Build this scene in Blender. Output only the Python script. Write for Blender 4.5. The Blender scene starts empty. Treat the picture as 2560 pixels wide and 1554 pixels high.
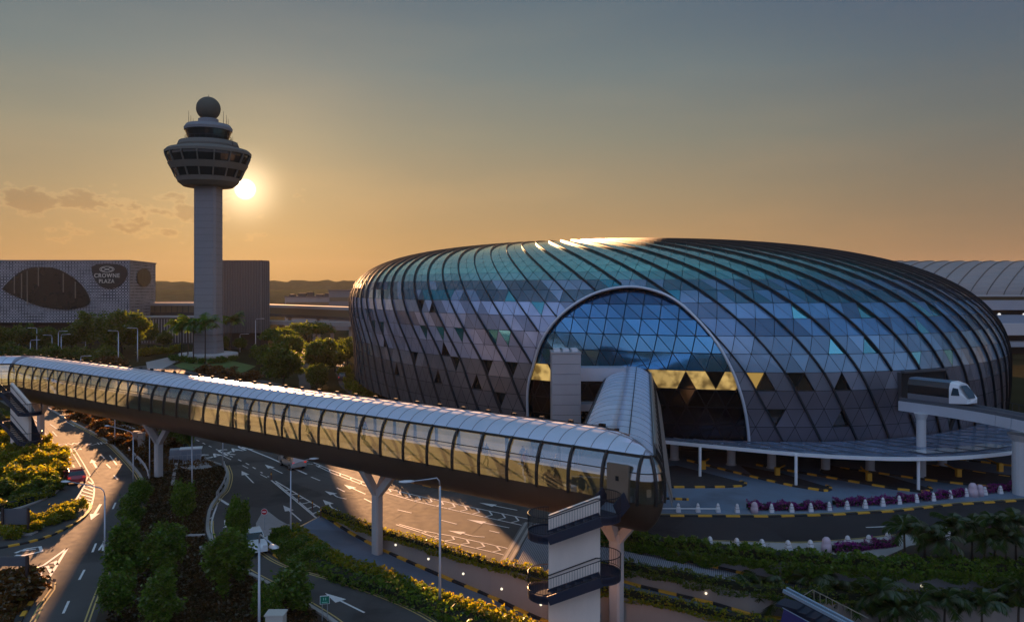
import bpy, math, random
import numpy as np
from mathutils import Vector, Matrix, geometry
R = math.radians
scene = bpy.context.scene
COL = scene.collection
# ------------------------------------------------------------------ camera
F, HZ, CX, CAMZ = 2010.0, 720.0, 1280.0, 21.0      # focal length, horizon row and centre column in photo pixels; eye height
cam_d = bpy.data.cameras.new('camera'); cam = bpy.data.objects.new('camera', cam_d); COL.objects.link(cam)
cam.location = (0, 0, CAMZ); cam.rotation_euler = (R(90), 0, 0)
cam_d.sensor_width = 36; cam_d.lens = F/2560*36; cam_d.shift_y = (HZ-777)/2560; cam_d.clip_end = 9000; cam_d.clip_start = .5
scene.camera = cam
# ------------------------------------------------------------------ light
SUN = Vector(((613-1280)/F, 1, (720-473)/F)).normalized()
SKY, EXPO = 0.105, 3.0
scene.view_settings.view_transform = 'Standard'; scene.view_settings.look = 'None'
scene.view_settings.gamma = 1; scene.view_settings.exposure = EXPO
sd = bpy.data.lights.new('sun', 'SUN'); sd.energy = 2.5; sd.angle = R(.55); sd.color = (1, .50, .22)
so = bpy.data.objects.new('sun', sd); COL.objects.link(so); so.rotation_euler = Vector((-.3425, 1, .1229)).to_track_quat('Z', 'Y').to_euler(); so.location = (-60, 180, 60)
def srgb(r, g, b):
    f = lambda c: (c/255/12.92 if c/255 <= .04045 else ((c/255+.055)/1.055)**2.4)
    return (f(r), f(g), f(b), 1)
class NT:
    def __init__(s, nt): s.nt = nt
    def n(s, t, **k):
        nd = s.nt.nodes.new(t)
        for a, v in k.items():
            if a == 'ins':
                for kk, vv in v.items():
                    if hasattr(vv, 'is_linked') or isinstance(vv, bpy.types.NodeSocket): s.nt.links.new(vv, nd.inputs[kk])
                    else: nd.inputs[kk].default_value = vv
            else: setattr(nd, a, v)
        return nd
    def math(s, op, a, b=None, c=None, clamp=False):
        nd = s.nt.nodes.new('ShaderNodeMath'); nd.operation = op; nd.use_clamp = clamp
        for i, v in enumerate((a, b, c)):
            if v is None: continue
            if isinstance(v, bpy.types.NodeSocket): s.nt.links.new(v, nd.inputs[i])
            else: nd.inputs[i].default_value = v
        return nd.outputs[0]
    def mix(s, fac, a, b, blend='MIX'):
        nd = s.nt.nodes.new('ShaderNodeMix'); nd.data_type = 'RGBA'; nd.blend_type = blend
        for i, v in ((0, fac), (6, a), (7, b)):
            if isinstance(v, bpy.types.NodeSocket): s.nt.links.new(v, nd.inputs[i])
            else: nd.inputs[i].default_value = v
        return nd.outputs[2]
    def ramp(s, fac, stops, interp='LINEAR'):
        nd = s.nt.nodes.new('ShaderNodeValToRGB'); nd.color_ramp.interpolation = interp
        e = nd.color_ramp.elements
        while len(e) < len(stops): e.new(.5)
        for x, (p, c) in zip(e, stops): x.position = p; x.color = c if len(c) == 4 else (*c, 1)
        s.nt.links.new(fac, nd.inputs[0]); return nd.outputs[0]
    def maprange(s, v, a, b, c=0., d=1., smooth=False):
        nd = s.nt.nodes.new('ShaderNodeMapRange'); nd.clamp = True
        if smooth: nd.interpolation_type = 'SMOOTHSTEP'
        s.nt.links.new(v, nd.inputs[0])
        for i, x in enumerate((a, b, c, d)): nd.inputs[i+1].default_value = x
        return nd.outputs[0]
    def link(s, a, b): s.nt.links.new(a, b)
W = bpy.data.worlds.new('World'); scene.world = W; W.use_nodes = True
def build_world():
    nt = W.node_tree; nt.nodes.clear(); t = NT(nt)
    tc = t.n('ShaderNodeTexCoord'); xyz = t.n('ShaderNodeSeparateXYZ', ins={0: tc.outputs['Generated']})
    X, Y, Z = xyz.outputs
    # clear evening sky from the sky texture, graded by a dusk ramp
    sky = t.n('ShaderNodeTexSky'); sky.sky_type = 'NISHITA'; sky.sun_disc = False
    sky.sun_elevation = math.asin(SUN.z); sky.sun_rotation = math.atan2(SUN.x, SUN.y); sky.dust_density = 3
    sc = [0, .012, .06, .115, .18, .26, .34, .6, 1]
    left = [(186,140,81), (187,144,89), (181,147,101), (166,147,114), (142,141,124), (114,129,131), (92,113,126), (90,120,140), (100,140,165)]
    right = [(158,118,80), (152,117,84), (140,118,93), (126,117,101), (108,114,111), (89,105,117), (72,91,117), (80,112,140), (100,140,165)]
    cl = t.ramp(Z, [(p, srgb(*c)) for p, c in zip(sc, left)]); cr = t.ramp(Z, [(p, srgb(*c)) for p, c in zip(sc, right)])
    hs = Vector((SUN.x, SUN.y)).normalized()
    hl = t.math('SQRT', t.math('ADD', t.math('MULTIPLY', X, X), t.math('MULTIPLY', Y, Y)))
    dh = t.math('DIVIDE', t.math('ADD', t.math('MULTIPLY', X, hs.x), t.math('MULTIPLY', Y, hs.y)), t.math('MAXIMUM', hl, .001))
    front = t.mix(t.maprange(dh, .62, .99, 0, 1, True), cr, cl)
    back = t.ramp(Z, [(0, (.33, .34, .46)), (.1, (.40, .47, .66)), (.3, (.39, .52, .80)), (.6, (.33, .50, .82)), (1, (.30, .47, .72))])  # unseen sky behind the camera, made brighter and bluer to fill the shade
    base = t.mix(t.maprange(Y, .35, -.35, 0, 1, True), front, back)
    base = t.mix(.08, base, t.mix(1.0, sky.outputs[0], (.02, .02, .02, 1), 'MULTIPLY'))
    # sun glow and disc
    dt = t.n('ShaderNodeVectorMath', operation='DOT_PRODUCT', ins={0: tc.outputs['Generated'], 1: SUN}).outputs['Value']
    dt = t.math('MAXIMUM', dt, 0.)
    def add(c, p, col):
        g = t.math('POWER', dt, p); return t.mix(g, c, col, 'ADD')
    # low cumulus towards the left horizon
    az = t.math('ARCTAN2', X, Y); el = t.math('ARCSINE', Z)
    cv = t.n('ShaderNodeCombineXYZ', ins={0: t.math('MULTIPLY', az, 27.), 1: t.math('MULTIPLY', el, 50.), 2: 5.3})
    nz = t.n('ShaderNodeTexNoise', ins={'Vector': cv.outputs[0], 'Scale': 1.0, 'Detail': 6., 'Roughness': .58}).outputs['Fac']
    band = t.math('MULTIPLY', t.maprange(el, .03, .065, 0, 1, True), t.maprange(el, .15, .10, 0, 1, True))
    side = t.maprange(az, -.12, -.40, 0, 1, True)
    dens = t.math('SUBTRACT', nz, t.math('SUBTRACT', .74, t.math('MULTIPLY', t.math('MULTIPLY', band, side), .25)))
    edge = t.maprange(dens, 0, .05, 0, 1, True); core = t.maprange(dens, .035, .12, 0, 1, True)
    base = t.mix(t.math('MULTIPLY', edge, .55), base, t.mix(1.0, base, (1.35, 1.28, 1.2, 1), 'MULTIPLY'))
    base = t.mix(t.math('MULTIPLY', core, .7), base, t.mix(1.0, base, (.62, .60, .64, 1), 'MULTIPLY'))
    # thin high streaks
    cv2 = t.n('ShaderNodeCombineXYZ', ins={0: t.math('MULTIPLY', az, 3.), 1: t.math('MULTIPLY', el, 16.), 2: 9.2})
    n2 = t.n('ShaderNodeTexNoise', ins={'Vector': cv2.outputs[0], 'Scale': 1.3, 'Detail': 5., 'Roughness': .55}).outputs['Fac']
    base = t.mix(t.maprange(n2, .42, .72, 0, .5, True), base, t.mix(1.0, base, (1.18, 1.1, 1.03, 1), 'MULTIPLY'))
    base = add(base, 16., (.030, .014, .002, 1)); base = add(base, 120., (.13, .08, .03, 1)); base = add(base, 2600., (1.0, .75, .45, 1))
    disc = t.maprange(dt, math.cos(R(.75)), math.cos(R(.2)), 0, 1, True)
    base = t.mix(disc, base, (5, 4.3, 3.2, 1), 'ADD')
    # ground bounce below the horizon
    base = t.mix(t.maprange(Z, -.01, -.06, 0, 1), base, (.12, .10, .08, 1))
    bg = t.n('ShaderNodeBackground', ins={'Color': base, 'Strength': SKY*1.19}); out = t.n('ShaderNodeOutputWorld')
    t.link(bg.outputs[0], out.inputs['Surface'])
build_world()
scene.cycles.use_denoising = True
scene.cycles.max_bounces = 6; scene.cycles.transparent_max_bounces = 12; scene.cycles.volume_bounces = 0
scene.cycles.caustics_reflective = False; scene.cycles.caustics_refractive = False
scene.cycles.sample_clamp_indirect = 4
# ------------------------------------------------------------------ helpers
def G(x, y, z=0.0):
    "a photo pixel that shows something at height z -> the point there"
    d = (CAMZ-z)*F/(y-HZ); return Vector(((x-CX)*d/F, d, z))
def D(x, d, z=0.0): return Vector(((x-CX)*d/F, d, z))
def zat(y, d): return CAMZ-(y-HZ)*d/F
def px(p): return CX+F*p[0]/p[1], HZ-F*(p[2]-CAMZ)/p[1]
MATS = {}
def mat(name, col, rough=.7, metal=0., noise=0., scale=1., spec=.5, bump=0., streak=None, emit=None, coat=0., wear=0.):
    if name in MATS: return MATS[name]
    m = bpy.data.materials.new(name); m.use_nodes = True; t = NT(m.node_tree); b = m.node_tree.nodes['Principled BSDF']
    c = (*col, 1) if len(col) == 3 else col
    b.inputs['Base Color'].default_value = c; b.inputs['Roughness'].default_value = rough; b.inputs['Metallic'].default_value = metal
    b.inputs['Specular IOR Level'].default_value = spec
    if coat: b.inputs['Coat Weight'].default_value = coat
    if noise or bump:
        tc = t.n('ShaderNodeTexCoord'); v = tc.outputs['Object']
        if streak: v = t.n('ShaderNodeMapping', ins={0: v, 3: streak}).outputs[0]
        n1 = t.n('ShaderNodeTexNoise', ins={'Vector': v, 'Scale': scale, 'Detail': 7., 'Roughness': .62}).outputs['Fac']
        n2 = t.n('ShaderNodeTexNoise', ins={'Vector': v, 'Scale': scale*.13, 'Detail': 3.}).outputs['Fac']
        f = t.math('ADD', t.math('MULTIPLY', n1, .6), t.math('MULTIPLY', n2, .4))
        f = t.maprange(f, .3, .7)
        cc = t.mix(f, tuple(x*(1-noise) for x in c[:3])+(1,), tuple(min(1, x*(1+noise)) for x in c[:3])+(1,))
        if wear:                                   # worn patches and darker stains
            w1 = t.n('ShaderNodeTexNoise', ins={'Vector': tc.outputs['Object'], 'Scale': .16, 'Detail': 5., 'Roughness': .6}).outputs['Fac']; w2 = t.n('ShaderNodeTexVoronoi', ins={'Vector': tc.outputs['Object'], 'Scale': .11}); w2.feature = 'F1'; w3 = t.n('ShaderNodeSeparateColor', ins={0: w2.outputs['Color']}).outputs[0]
            cc = t.mix(t.maprange(w1, .5, .68, 0, wear, True), cc, tuple(x*.55 for x in c[:3])+(1,)); cc = t.mix(t.maprange(w3, .6, 1., 0, wear*.5), cc, tuple(x*1.5 for x in c[:3])+(1,))
        t.link(cc, b.inputs['Base Color'])
        rr = t.maprange(n1, .2, .8, max(.02, rough-.12), min(1, rough+.12)); t.link(rr, b.inputs['Roughness'])
        if bump:
            bn = t.n('ShaderNodeBump', ins={'Strength': bump, 'Distance': .05, 'Height': n1}); t.link(bn.outputs[0], b.inputs['Normal'])
    if emit: b.inputs['Emission Color'].default_value = (*emit[:3], 1); b.inputs['Emission Strength'].default_value = emit[3]
    MATS[name] = m; return m
def leafmat(name, c1, c2, trans=.4, dry=None):
    m = bpy.data.materials.new(name); m.use_nodes = True; t = NT(m.node_tree); nt = m.node_tree; nt.nodes.clear()
    g = t.n('ShaderNodeNewGeometry'); rd = g.outputs['Random Per Island']
    stops = [(0, c1), (1, c2)] if dry is None else [(0, c1), (.7, c2), (1, dry)]
    col = t.ramp(rd, stops)
    d = t.n('ShaderNodeBsdfDiffuse', ins={0: col}); tr = t.n('ShaderNodeBsdfTranslucent', ins={0: t.mix(1., col, (1.6, 1.45, .7, 1), 'MULTIPLY')})
    gl = t.n('ShaderNodeBsdfGlossy', ins={0: (.5, .5, .45, 1), 'Roughness': .5})
    mx = t.n('ShaderNodeMixShader', ins={0: trans, 1: d.outputs[0], 2: tr.outputs[0]})
    fr = t.n('ShaderNodeFresnel', ins={0: 1.4})
    m2 = t.n('ShaderNodeMixShader', ins={0: t.math('MULTIPLY', fr.outputs[0], .22), 1: mx.outputs[0], 2: gl.outputs[0]})
    o = t.n('ShaderNodeOutputMaterial'); t.link(m2.outputs[0], o.inputs[0]); return m
def glassmat(name, tint, refl=.12, rough=.03, dusty=0.):
    m = bpy.data.materials.new(name); m.use_nodes = True; t = NT(m.node_tree); nt = m.node_tree; nt.nodes.clear()
    lw = t.n('ShaderNodeLayerWeight', ins={0: .35})
    f = t.math('ADD', t.math('MULTIPLY', lw.outputs['Fresnel'], .55), refl, clamp=True)
    tr = t.n('ShaderNodeBsdfTransparent', ins={0: (*tint, 1)}); gl = t.n('ShaderNodeBsdfGlossy', ins={0: (.9, .95, 1, 1), 'Roughness': rough})
    if dusty:
        tc = t.n('ShaderNodeTexCoord'); nz = t.n('ShaderNodeTexNoise', ins={'Vector': tc.outputs['Object'], 'Scale': .8, 'Detail': 4.}).outputs['Fac']; tl = t.n('ShaderNodeBsdfTranslucent', ins={0: (.78, .95, .7, 1)}); tr = t.n('ShaderNodeMixShader', ins={0: t.maprange(nz, .3, .7, dusty*.6, dusty*1.3), 1: tr.outputs[0], 2: tl.outputs[0]})
    mx = t.n('ShaderNodeMixShader', ins={0: f, 1: tr.outputs[0], 2: gl.outputs[0]}); o = t.n('ShaderNodeOutputMaterial')
    t.link(mx.outputs[0], o.inputs[0]); return m
class MB:
    "collects faces for one mesh"
    def __init__(s): s.v = []; s.f = []; s.m = []
    def add(s, vs, fs, mi=0):
        o = len(s.v); s.v += [tuple(v) for v in vs]; s.f += [tuple(o+i for i in f) for f in fs]; s.m += [mi]*len(fs); return s
    def box(s, x0, x1, y0, y1, z0, z1, mi=0):
        return s.add([(x0,y0,z0),(x1,y0,z0),(x1,y1,z0),(x0,y1,z0),(x0,y0,z1),(x1,y0,z1),(x1,y1,z1),(x0,y1,z1)],
                     [(0,3,2,1),(4,5,6,7),(0,1,5,4),(1,2,6,5),(2,3,7,6),(3,0,4,7)], mi)
    def obox(s, c, dx, dy, dz, rz=0., mi=0):
        a, b = math.cos(rz), math.sin(rz); vs = []
        for z in (-dz/2, dz/2):
            for x, y in ((-dx/2,-dy/2),(dx/2,-dy/2),(dx/2,dy/2),(-dx/2,dy/2)): vs.append((c[0]+a*x-b*y, c[1]+b*x+a*y, c[2]+z))
        return s.add(vs, [(0,3,2,1),(4,5,6,7),(0,1,5,4),(1,2,6,5),(2,3,7,6),(3,0,4,7)], mi)
    def beam(s, p, q, w, h, mi=0, up=Vector((0,0,1))):
        p, q = Vector(p), Vector(q); d = (q-p).normalized()
        if abs(d.dot(up)) > .99: up = Vector((1,0,0))
        r = d.cross(up).normalized(); u = r.cross(d)
        vs = [a+r*x*w/2+u*y*h/2 for a in (p, q) for x, y in ((-1,-1),(1,-1),(1,1),(-1,1))]
        return s.add(vs, [(0,1,2,3),(7,6,5,4),(0,4,5,1),(1,5,6,2),(2,6,7,3),(3,7,4,0)], mi)
    def tube(s, pts, r, n=8, mi=0, cap=True):
        pts = [Vector(p) for p in pts]; rr = r if isinstance(r, (list, tuple)) else [r]*len(pts); vs = []; fs = []
        up = Vector((0,0,1)); prev = None
        for i, p in enumerate(pts):
            d = (pts[min(i+1, len(pts)-1)]-pts[max(i-1, 0)]).normalized()
            a = prev if prev is not None else (up if abs(d.z) < .9 else Vector((1,0,0)))
            x = (a-d*a.dot(d)).normalized(); prev = x; y = d.cross(x)
            vs += [p+(x*math.cos(k*2*math.pi/n)+y*math.sin(k*2*math.pi/n))*rr[i] for k in range(n)]
        for i in range(len(pts)-1):
            for k in range(n): a = i*n+k; b = i*n+(k+1) % n; fs.append((a, b, b+n, a+n))
        if cap: fs.append(tuple(range(n-1, -1, -1))); fs.append(tuple(range((len(pts)-1)*n, len(pts)*n)))
        return s.add(vs, fs, mi)
    def lathe(s, prof, c=(0,0,0), n=32, mi=0):
        vs = [(c[0]+r*math.cos(k*2*math.pi/n), c[1]+r*math.sin(k*2*math.pi/n), c[2]+z) for r, z in prof for k in range(n)]
        fs = [(i*n+k, i*n+(k+1) % n, (i+1)*n+(k+1) % n, (i+1)*n+k) for i in range(len(prof)-1) for k in range(n)]
        return s.add(vs, fs, mi)
    def prism(s, poly, z0, z1, mi=0, mtop=None):
        n = len(poly); ar = sum(poly[i][0]*poly[(i+1) % n][1]-poly[(i+1) % n][0]*poly[i][1] for i in range(n))
        if ar < 0: poly = poly[::-1]
        s.add([(p[0], p[1], z) for z in (z0, z1) for p in poly], [(i, (i+1) % n, n+(i+1) % n, n+i) for i in range(n)], mi)
        s.add([(p[0], p[1], z1) for p in poly], [tuple(range(n))], mi if mtop is None else mtop); return s
    def poly(s, pts, mi=0): return s.add(pts, [tuple(range(len(pts)))], mi)
    def ribbon(s, A, B, mi=0):
        n = len(A); return s.add(list(A)+list(B), [(i, i+1, n+i+1, n+i) for i in range(n-1)], mi)
    def mesh(s, name, mats, smooth=False):
        me = bpy.data.meshes.new(name); me.from_pydata(s.v, [], s.f)
        for m in (mats if isinstance(mats, (list, tuple)) else [mats]): me.materials.append(m)
        if any(s.m): me.polygons.foreach_set('material_index', s.m)
        if smooth: me.polygons.foreach_set('use_smooth', [True]*len(s.f))
        me.update(); return me
def tag(o, label=None, cat=None, group=None, kind=None):
    for k, v in (('label', label), ('category', cat), ('group', group), ('kind', kind)):
        if v: o[k] = v
    return o
def link(name, me, parent=None):
    o = bpy.data.objects.new(name, me); COL.objects.link(o)
    if parent: o.parent = parent
    return o
def empty(name, loc, label, cat, group=None, rz=0.):
    o = bpy.data.objects.new(name, None); COL.objects.link(o); o.location = loc; o.rotation_euler.z = rz; o.empty_display_size = .5
    return tag(o, label, cat, group)
def wpart(name, mb, m, parent, smooth=False):
    "a part built in world coordinates under a thing"
    o = link(name, mb.mesh(name, m, smooth) if isinstance(mb, MB) else mb, parent)
    if parent.type == 'EMPTY': o.matrix_parent_inverse = Matrix.Translation(-parent.location)
    return o
def part(name, mb, m, parent, smooth=False): return link(name, mb.mesh(name, m, smooth) if isinstance(mb, MB) else mb, parent)
def struct(name, mb, m, label=None, kind='structure', smooth=False):
    o = link(name, mb.mesh(name, m, smooth) if isinstance(mb, MB) else mb); o['kind'] = kind
    return tag(o, label, name.replace('_', ' '))
def text_mesh(c):
    'outline a lettering curve as a mesh'
    o = bpy.data.objects.new('lettering_tmp', c); COL.objects.link(o); me = bpy.data.meshes.new_from_object(o.evaluated_get(bpy.context.evaluated_depsgraph_get())); bpy.data.objects.remove(o); return me
def kids(o): return [c for c in COL.objects if c.parent == o]
def dup(root, loc, rz=0., label=None, scale=None, group=None):
    r = root.copy(); COL.objects.link(r); r.location = loc; r.rotation_euler.z = rz
    if label: r['label'] = label
    if group: r['group'] = group
    if scale: r.scale = scale if isinstance(scale, (tuple, list)) else (scale,)*3
    for ch in list(root.children):
        c = ch.copy(); COL.objects.link(c); c.parent = r
        for g in list(ch.children): d = g.copy(); COL.objects.link(d); d.parent = c
    return r
def resample(pts, step):
    out = [Vector(pts[0])]; pts = [Vector(p) for p in pts]
    for a, b in zip(pts, pts[1:]):
        n = max(1, round((b-a).length/step))
        out += [a.lerp(b, (i+1)/n) for i in range(n)]
    return out
def smooth_path(pts, k=2):
    pts = [Vector(p) for p in pts]
    for _ in range(k):
        q = [pts[0]]
        for a, b in zip(pts, pts[1:]): q += [a.lerp(b, .25), a.lerp(b, .75)]
        pts = q+[pts[-1]]
    return pts
def offset(pts, d):
    out = []
    for i, p in enumerate(pts):
        t = (pts[min(i+1, len(pts)-1)]-pts[max(i-1, 0)]); n = Vector((-t.y, t.x, 0)).normalized(); out.append(Vector(p)+n*d)
    return out
def np_mesh(name, V, Fq, mats, mi=None):
    me = bpy.data.meshes.new(name); n, k = Fq.shape
    me.vertices.add(len(V)); me.vertices.foreach_set('co', V.astype(np.float32).ravel())
    me.loops.add(n*k); me.loops.foreach_set('vertex_index', Fq.astype(np.int32).ravel())
    me.polygons.add(n); me.polygons.foreach_set('loop_start', np.arange(n, dtype=np.int32)*k)
    for m in mats: me.materials.append(m)
    if mi is not None: me.polygons.foreach_set('material_index', mi.astype(np.int32))
    me.update(calc_edges=True); return me
def leaves(C, size, rng, up=.3, elong=1.8, droop=0.):
    "one small folded-flat leaf per centre"
    n = len(C); a = rng.normal(size=(n, 3)); a[:, 2] = a[:, 2]*.7-droop; a /= np.linalg.norm(a, axis=1)[:, None]
    b = rng.normal(size=(n, 3)); b[:, 2] *= (1-up); b -= (b*a).sum(1)[:, None]*a; b /= np.linalg.norm(b, axis=1)[:, None]+1e-9
    s = size*rng.uniform(.6, 1.3, (n, 1)); A = a*s*elong*.5; B = b*s*.5
    V = np.stack([C-A, C+B*.9, C+A, C-B*.9], 1).reshape(-1, 3); Fq = np.arange(4*n).reshape(-1, 4); return V, Fq
def in_poly(P, poly):
    x, y = P[:, 0], P[:, 1]; r = np.zeros(len(P), bool); n = len(poly)
    for i in range(n):
        x0, y0 = poly[i][0], poly[i][1]; x1, y1 = poly[(i+1) % n][0], poly[(i+1) % n][1]
        c = ((y0 > y) != (y1 > y)) & (x < (x1-x0)*(y-y0)/((y1-y0) if y1 != y0 else 1e-9)+x0); r ^= c
    return r
def poly_pts(poly, n, rng):
    P = np.array([(p[0], p[1]) for p in poly]); lo, hi = P.min(0), P.max(0); out = []
    tot = 0
    while tot < n:
        q = rng.uniform(lo, hi, (n*2, 2)); q = q[in_poly(q, poly)]; out.append(q); tot += len(q)
    return np.concatenate(out)[:n]
# ------------------------------------------------------------------ materials
asphalt = mat('asphalt', (.075, .069, .066), .88, noise=.3, scale=1.3, bump=.15, spec=.25, wear=.9)
asphalt_new_shaded = mat('asphalt_new_shaded', (.030, .029, .032), .9, noise=.3, scale=1.3, bump=.15, spec=.2, wear=.8)  # newer asphalt, its colour also darkened for the lack of sun there
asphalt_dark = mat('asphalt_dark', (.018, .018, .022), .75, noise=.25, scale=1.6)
concrete_road = mat('concrete_road', (.13, .175, .24), .75, noise=.2, scale=.8, wear=.6)
concrete_groove = mat('concrete_groove', (.33, .34, .38), .7, noise=.12, scale=1.2)
soil = mat('soil', (.038, .023, .013), .95, noise=.45, scale=1.5, bump=.5)
grass_m = mat('grass_ground', (.035, .05, .014), .95, noise=.5, scale=1.2, bump=.5)
farland = mat('far_ground', (.04, .036, .018), 1., noise=.5, scale=.05, spec=0.)
paint_w = mat('paint_white', (.72, .70, .68), .6, noise=.15, scale=3)
paint_y = mat('paint_yellow', (.55, .40, .13), .6, noise=.15, scale=3)
kerb_y = mat('kerb_yellow', (.72, .36, .03), .6, noise=.12, scale=2)
kerb_k = mat('kerb_black', (.015, .015, .017), .6)
kerb_c = mat('kerb_concrete', (.34, .32, .30), .75, noise=.2, scale=2)
paving = mat('paving', (.34, .31, .30), .8, noise=.15, scale=2)
wall_beige = mat('wall_beige', (.33, .28, .25), .85, noise=.12, scale=.9, streak=(1, 1, .25))
wall_grey = mat('wall_grey', (.27, .28, .31), .8, noise=.12, scale=.7)
white = mat('white_paint', (.74, .74, .76), .5, noise=.06, scale=.8)
steel = mat('galvanised_steel', (.42, .44, .48), .42, .6, noise=.1, scale=3)
dark = mat('dark_metal', (.02, .021, .026), .45, .3)
navy = mat('navy_steel', (.022, .03, .055), .5, .2)
black = mat('black_matte', (.008, .008, .009), .8)
# ------------------------------------------------------------------ ground, ramps, walls
WALLA = [(806,1285,0,-.02),(868,1308,0,-.68),(960,1343,0,-1.1),(1099,1382,0,-1.75),(1227,1420,0,-2.1),(1302,1437,0,-2.6),(1366,1454,-.1,-2.95),(1440,1462,-.1,-3.2)]
H1 = [(1321,1307,0,-.01),(1450,1335,0,-.25),(1600,1360,0,-.5),(1800,1385,0,-1.1),(1950,1402,0,-1.6),(2240,1420,0,-1.95),(2420,1426,0,-2.3),(2640,1428,0,-2.6)]
W1 = [(1253,1424,0,-2.3),(1366,1452,0,-2.95),(1440,1447,-.05,-3.),(1480,1436,-.1,-.8),(1556,1425,-.15,-.94),(1600,1434,-.25,-1.15),(1779,1465,-.75,-1.95),(1873,1485,-1.1,-2.5),(2000,1498,-1.5,-3.0),(2300,1503,-1.75,-4),(2640,1512,-2.1,-4.4)]
A2 = [(730,1328,0,-.02),(819,1388,0,-.7),(893,1426,0,-1.2),(978,1449,0,-1.8),(1078,1486,0,-2.2),(1260,1556,0,-2.6),(1400,1612,0,-3.2)]
W2 = [(1470,1478,-.5,-4.4),(1600,1502,-.9,-4.4),(1700,1524,-1.2,-4.4),(1860,1560,-1.6,-4.4),(2000,1590,-2.2,-4.4),(2300,1650,-3.2,-4.4)]
def L(line, top=True): return [G(x, y, zt) if top else Vector((*G(x, y, zt).xy, zb)) for x, y, zt, zb in line]
hole = [G(740, 1318)]+L(WALLA)[:5]+[G(1253, 1424)]+[v for v in L(H1)]+[Vector((80, 50, 0)), Vector((80, 4, 0)), Vector((14, 4, 0)), G(1400, 1612)]+L(A2)[::-1][1:]
hole = [Vector((p.x, p.y, 0)) for p in hole]
def ground():
    outer = [(-4000, -300), (4000, -300), (4000, 6000), (-4000, 6000)]
    vs = [Vector(p) for p in outer]+[p.xy for p in hole]; n = len(hole)
    ed = [(i, (i+1) % 4) for i in range(4)]+[(4+i, 4+(i+1) % n) for i in range(n)]
    rr = geometry.delaunay_2d_cdt(vs, ed, [], 0, 1e-4)
    V, Fc = rr[0], rr[2]
    C = np.array([sum((V[i] for i in f), Vector((0, 0)))/len(f) for f in Fc]); ins = in_poly(C, [(p.x, p.y) for p in hole])
    m = MB(); m.add([(v.x, v.y, 0) for v in V], [f if (V[f[1]]-V[f[0]]).cross(V[f[2]]-V[f[0]]) > 0 else f[::-1] for f, k in zip(Fc, ins) if not k])
    struct('ground', m, farland)
ground()
def sheet(name, pts, z, m, kind='structure'):
    P = [Vector((p[0], p[1], z)) if isinstance(p, Vector) else Vector((*G(p[0], p[1]).xy, z)) for p in pts]
    ar = sum(a.x*b.y-b.x*a.y for a, b in zip(P, P[1:]+P[:1]))
    mb = MB(); mb.poly(P if ar > 0 else P[::-1]); return struct(name, mb, m, kind=kind)
E_ROAD = [(225,1590),(270,1470),(310,1380),(345,1300),(362,1230),(359,1199),(349,1181),(321,1150),(281,1110),(249,1088),(180,1054),(120,1018),(60,985),(-40,950),(-90,965),(0,1003),(69,1045),(110,1085),(132,1112),(152,1150),(160,1195),(156,1212),(130,1236),(76,1262),(0,1283),(-300,1350),(-500,1500),(-300,1700)]
sheet('road', E_ROAD, .015, asphalt)
R_NEAR = [(1500,1338),(1790,1357),(2004,1362),(2150,1352),(2240,1342),(2430,1328),(2700,1310)]
M_FAR = [(2700,1240),(2535,1252),(2375,1262),(2230,1278),(2080,1287),(1918,1291),(1640,1289),(1500,1283),(1388,1268),(1225,1244),(1082,1217),(981,1194),(900,1166),(826,1144),(740,1122),(640,1080),(560,1040),(470,1003),(330,960),(180,930)]
M_LEFT = [(40,945),(200,960),(330,1000),(420,1040),(461,1090),(470,1122),(513,1150),(545,1162),(559,1164),(569,1190),(559,1227),(541,1241),(521,1271),(515,1303),(514,1331),(522,1356),(532,1368),(565,1395),(603,1427),(678,1467),(793,1530),(860,1580)]
M_ROAD = M_LEFT+[(1180,1590),(1104,1552),(1060,1526),(986,1493),(893,1459),(797,1431),(711,1408),(654,1370),(640,1344),(700,1318),(738,1317),(806,1286)]+[(x, y) for x, y, a, b in WALLA[1:5]]+[(1253,1423),(1321,1307)]+R_NEAR+M_FAR
sheet('road', M_ROAD, .018, asphalt)
sheet('garden_soil', [(225,1590),(270,1470),(310,1380),(345,1300),(362,1230),(359,1199),(321,1150),(249,1088),(120,1018),(30,972),(300,985),(420,1040),(470,1122),(545,1162),(569,1190),(541,1241),(515,1303),(514,1331),(532,1368),(603,1427),(793,1530),(860,1590)], .008, soil)
sheet('lawn', [(640,1344),(711,1408),(797,1431),(893,1459),(986,1493),(1060,1526),(1104,1552),(1180,1590),(1400,1618),(1260,1556),(1078,1486),(978,1449),(893,1426),(819,1388),(730,1328)], .01, grass_m)
sheet('lawn', [(-120,985),(60,1040),(125,1112),(146,1150),(154,1195),(120,1236),(70,1262),(-10,1283),(-300,1348),(-600,1300),(-600,1000)], .012, grass_m)
sheet('traffic_island_paving', [(640,1310),(661,1274),(709,1311),(731,1327),(694,1345),(640,1344)], .12, paving)
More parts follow.
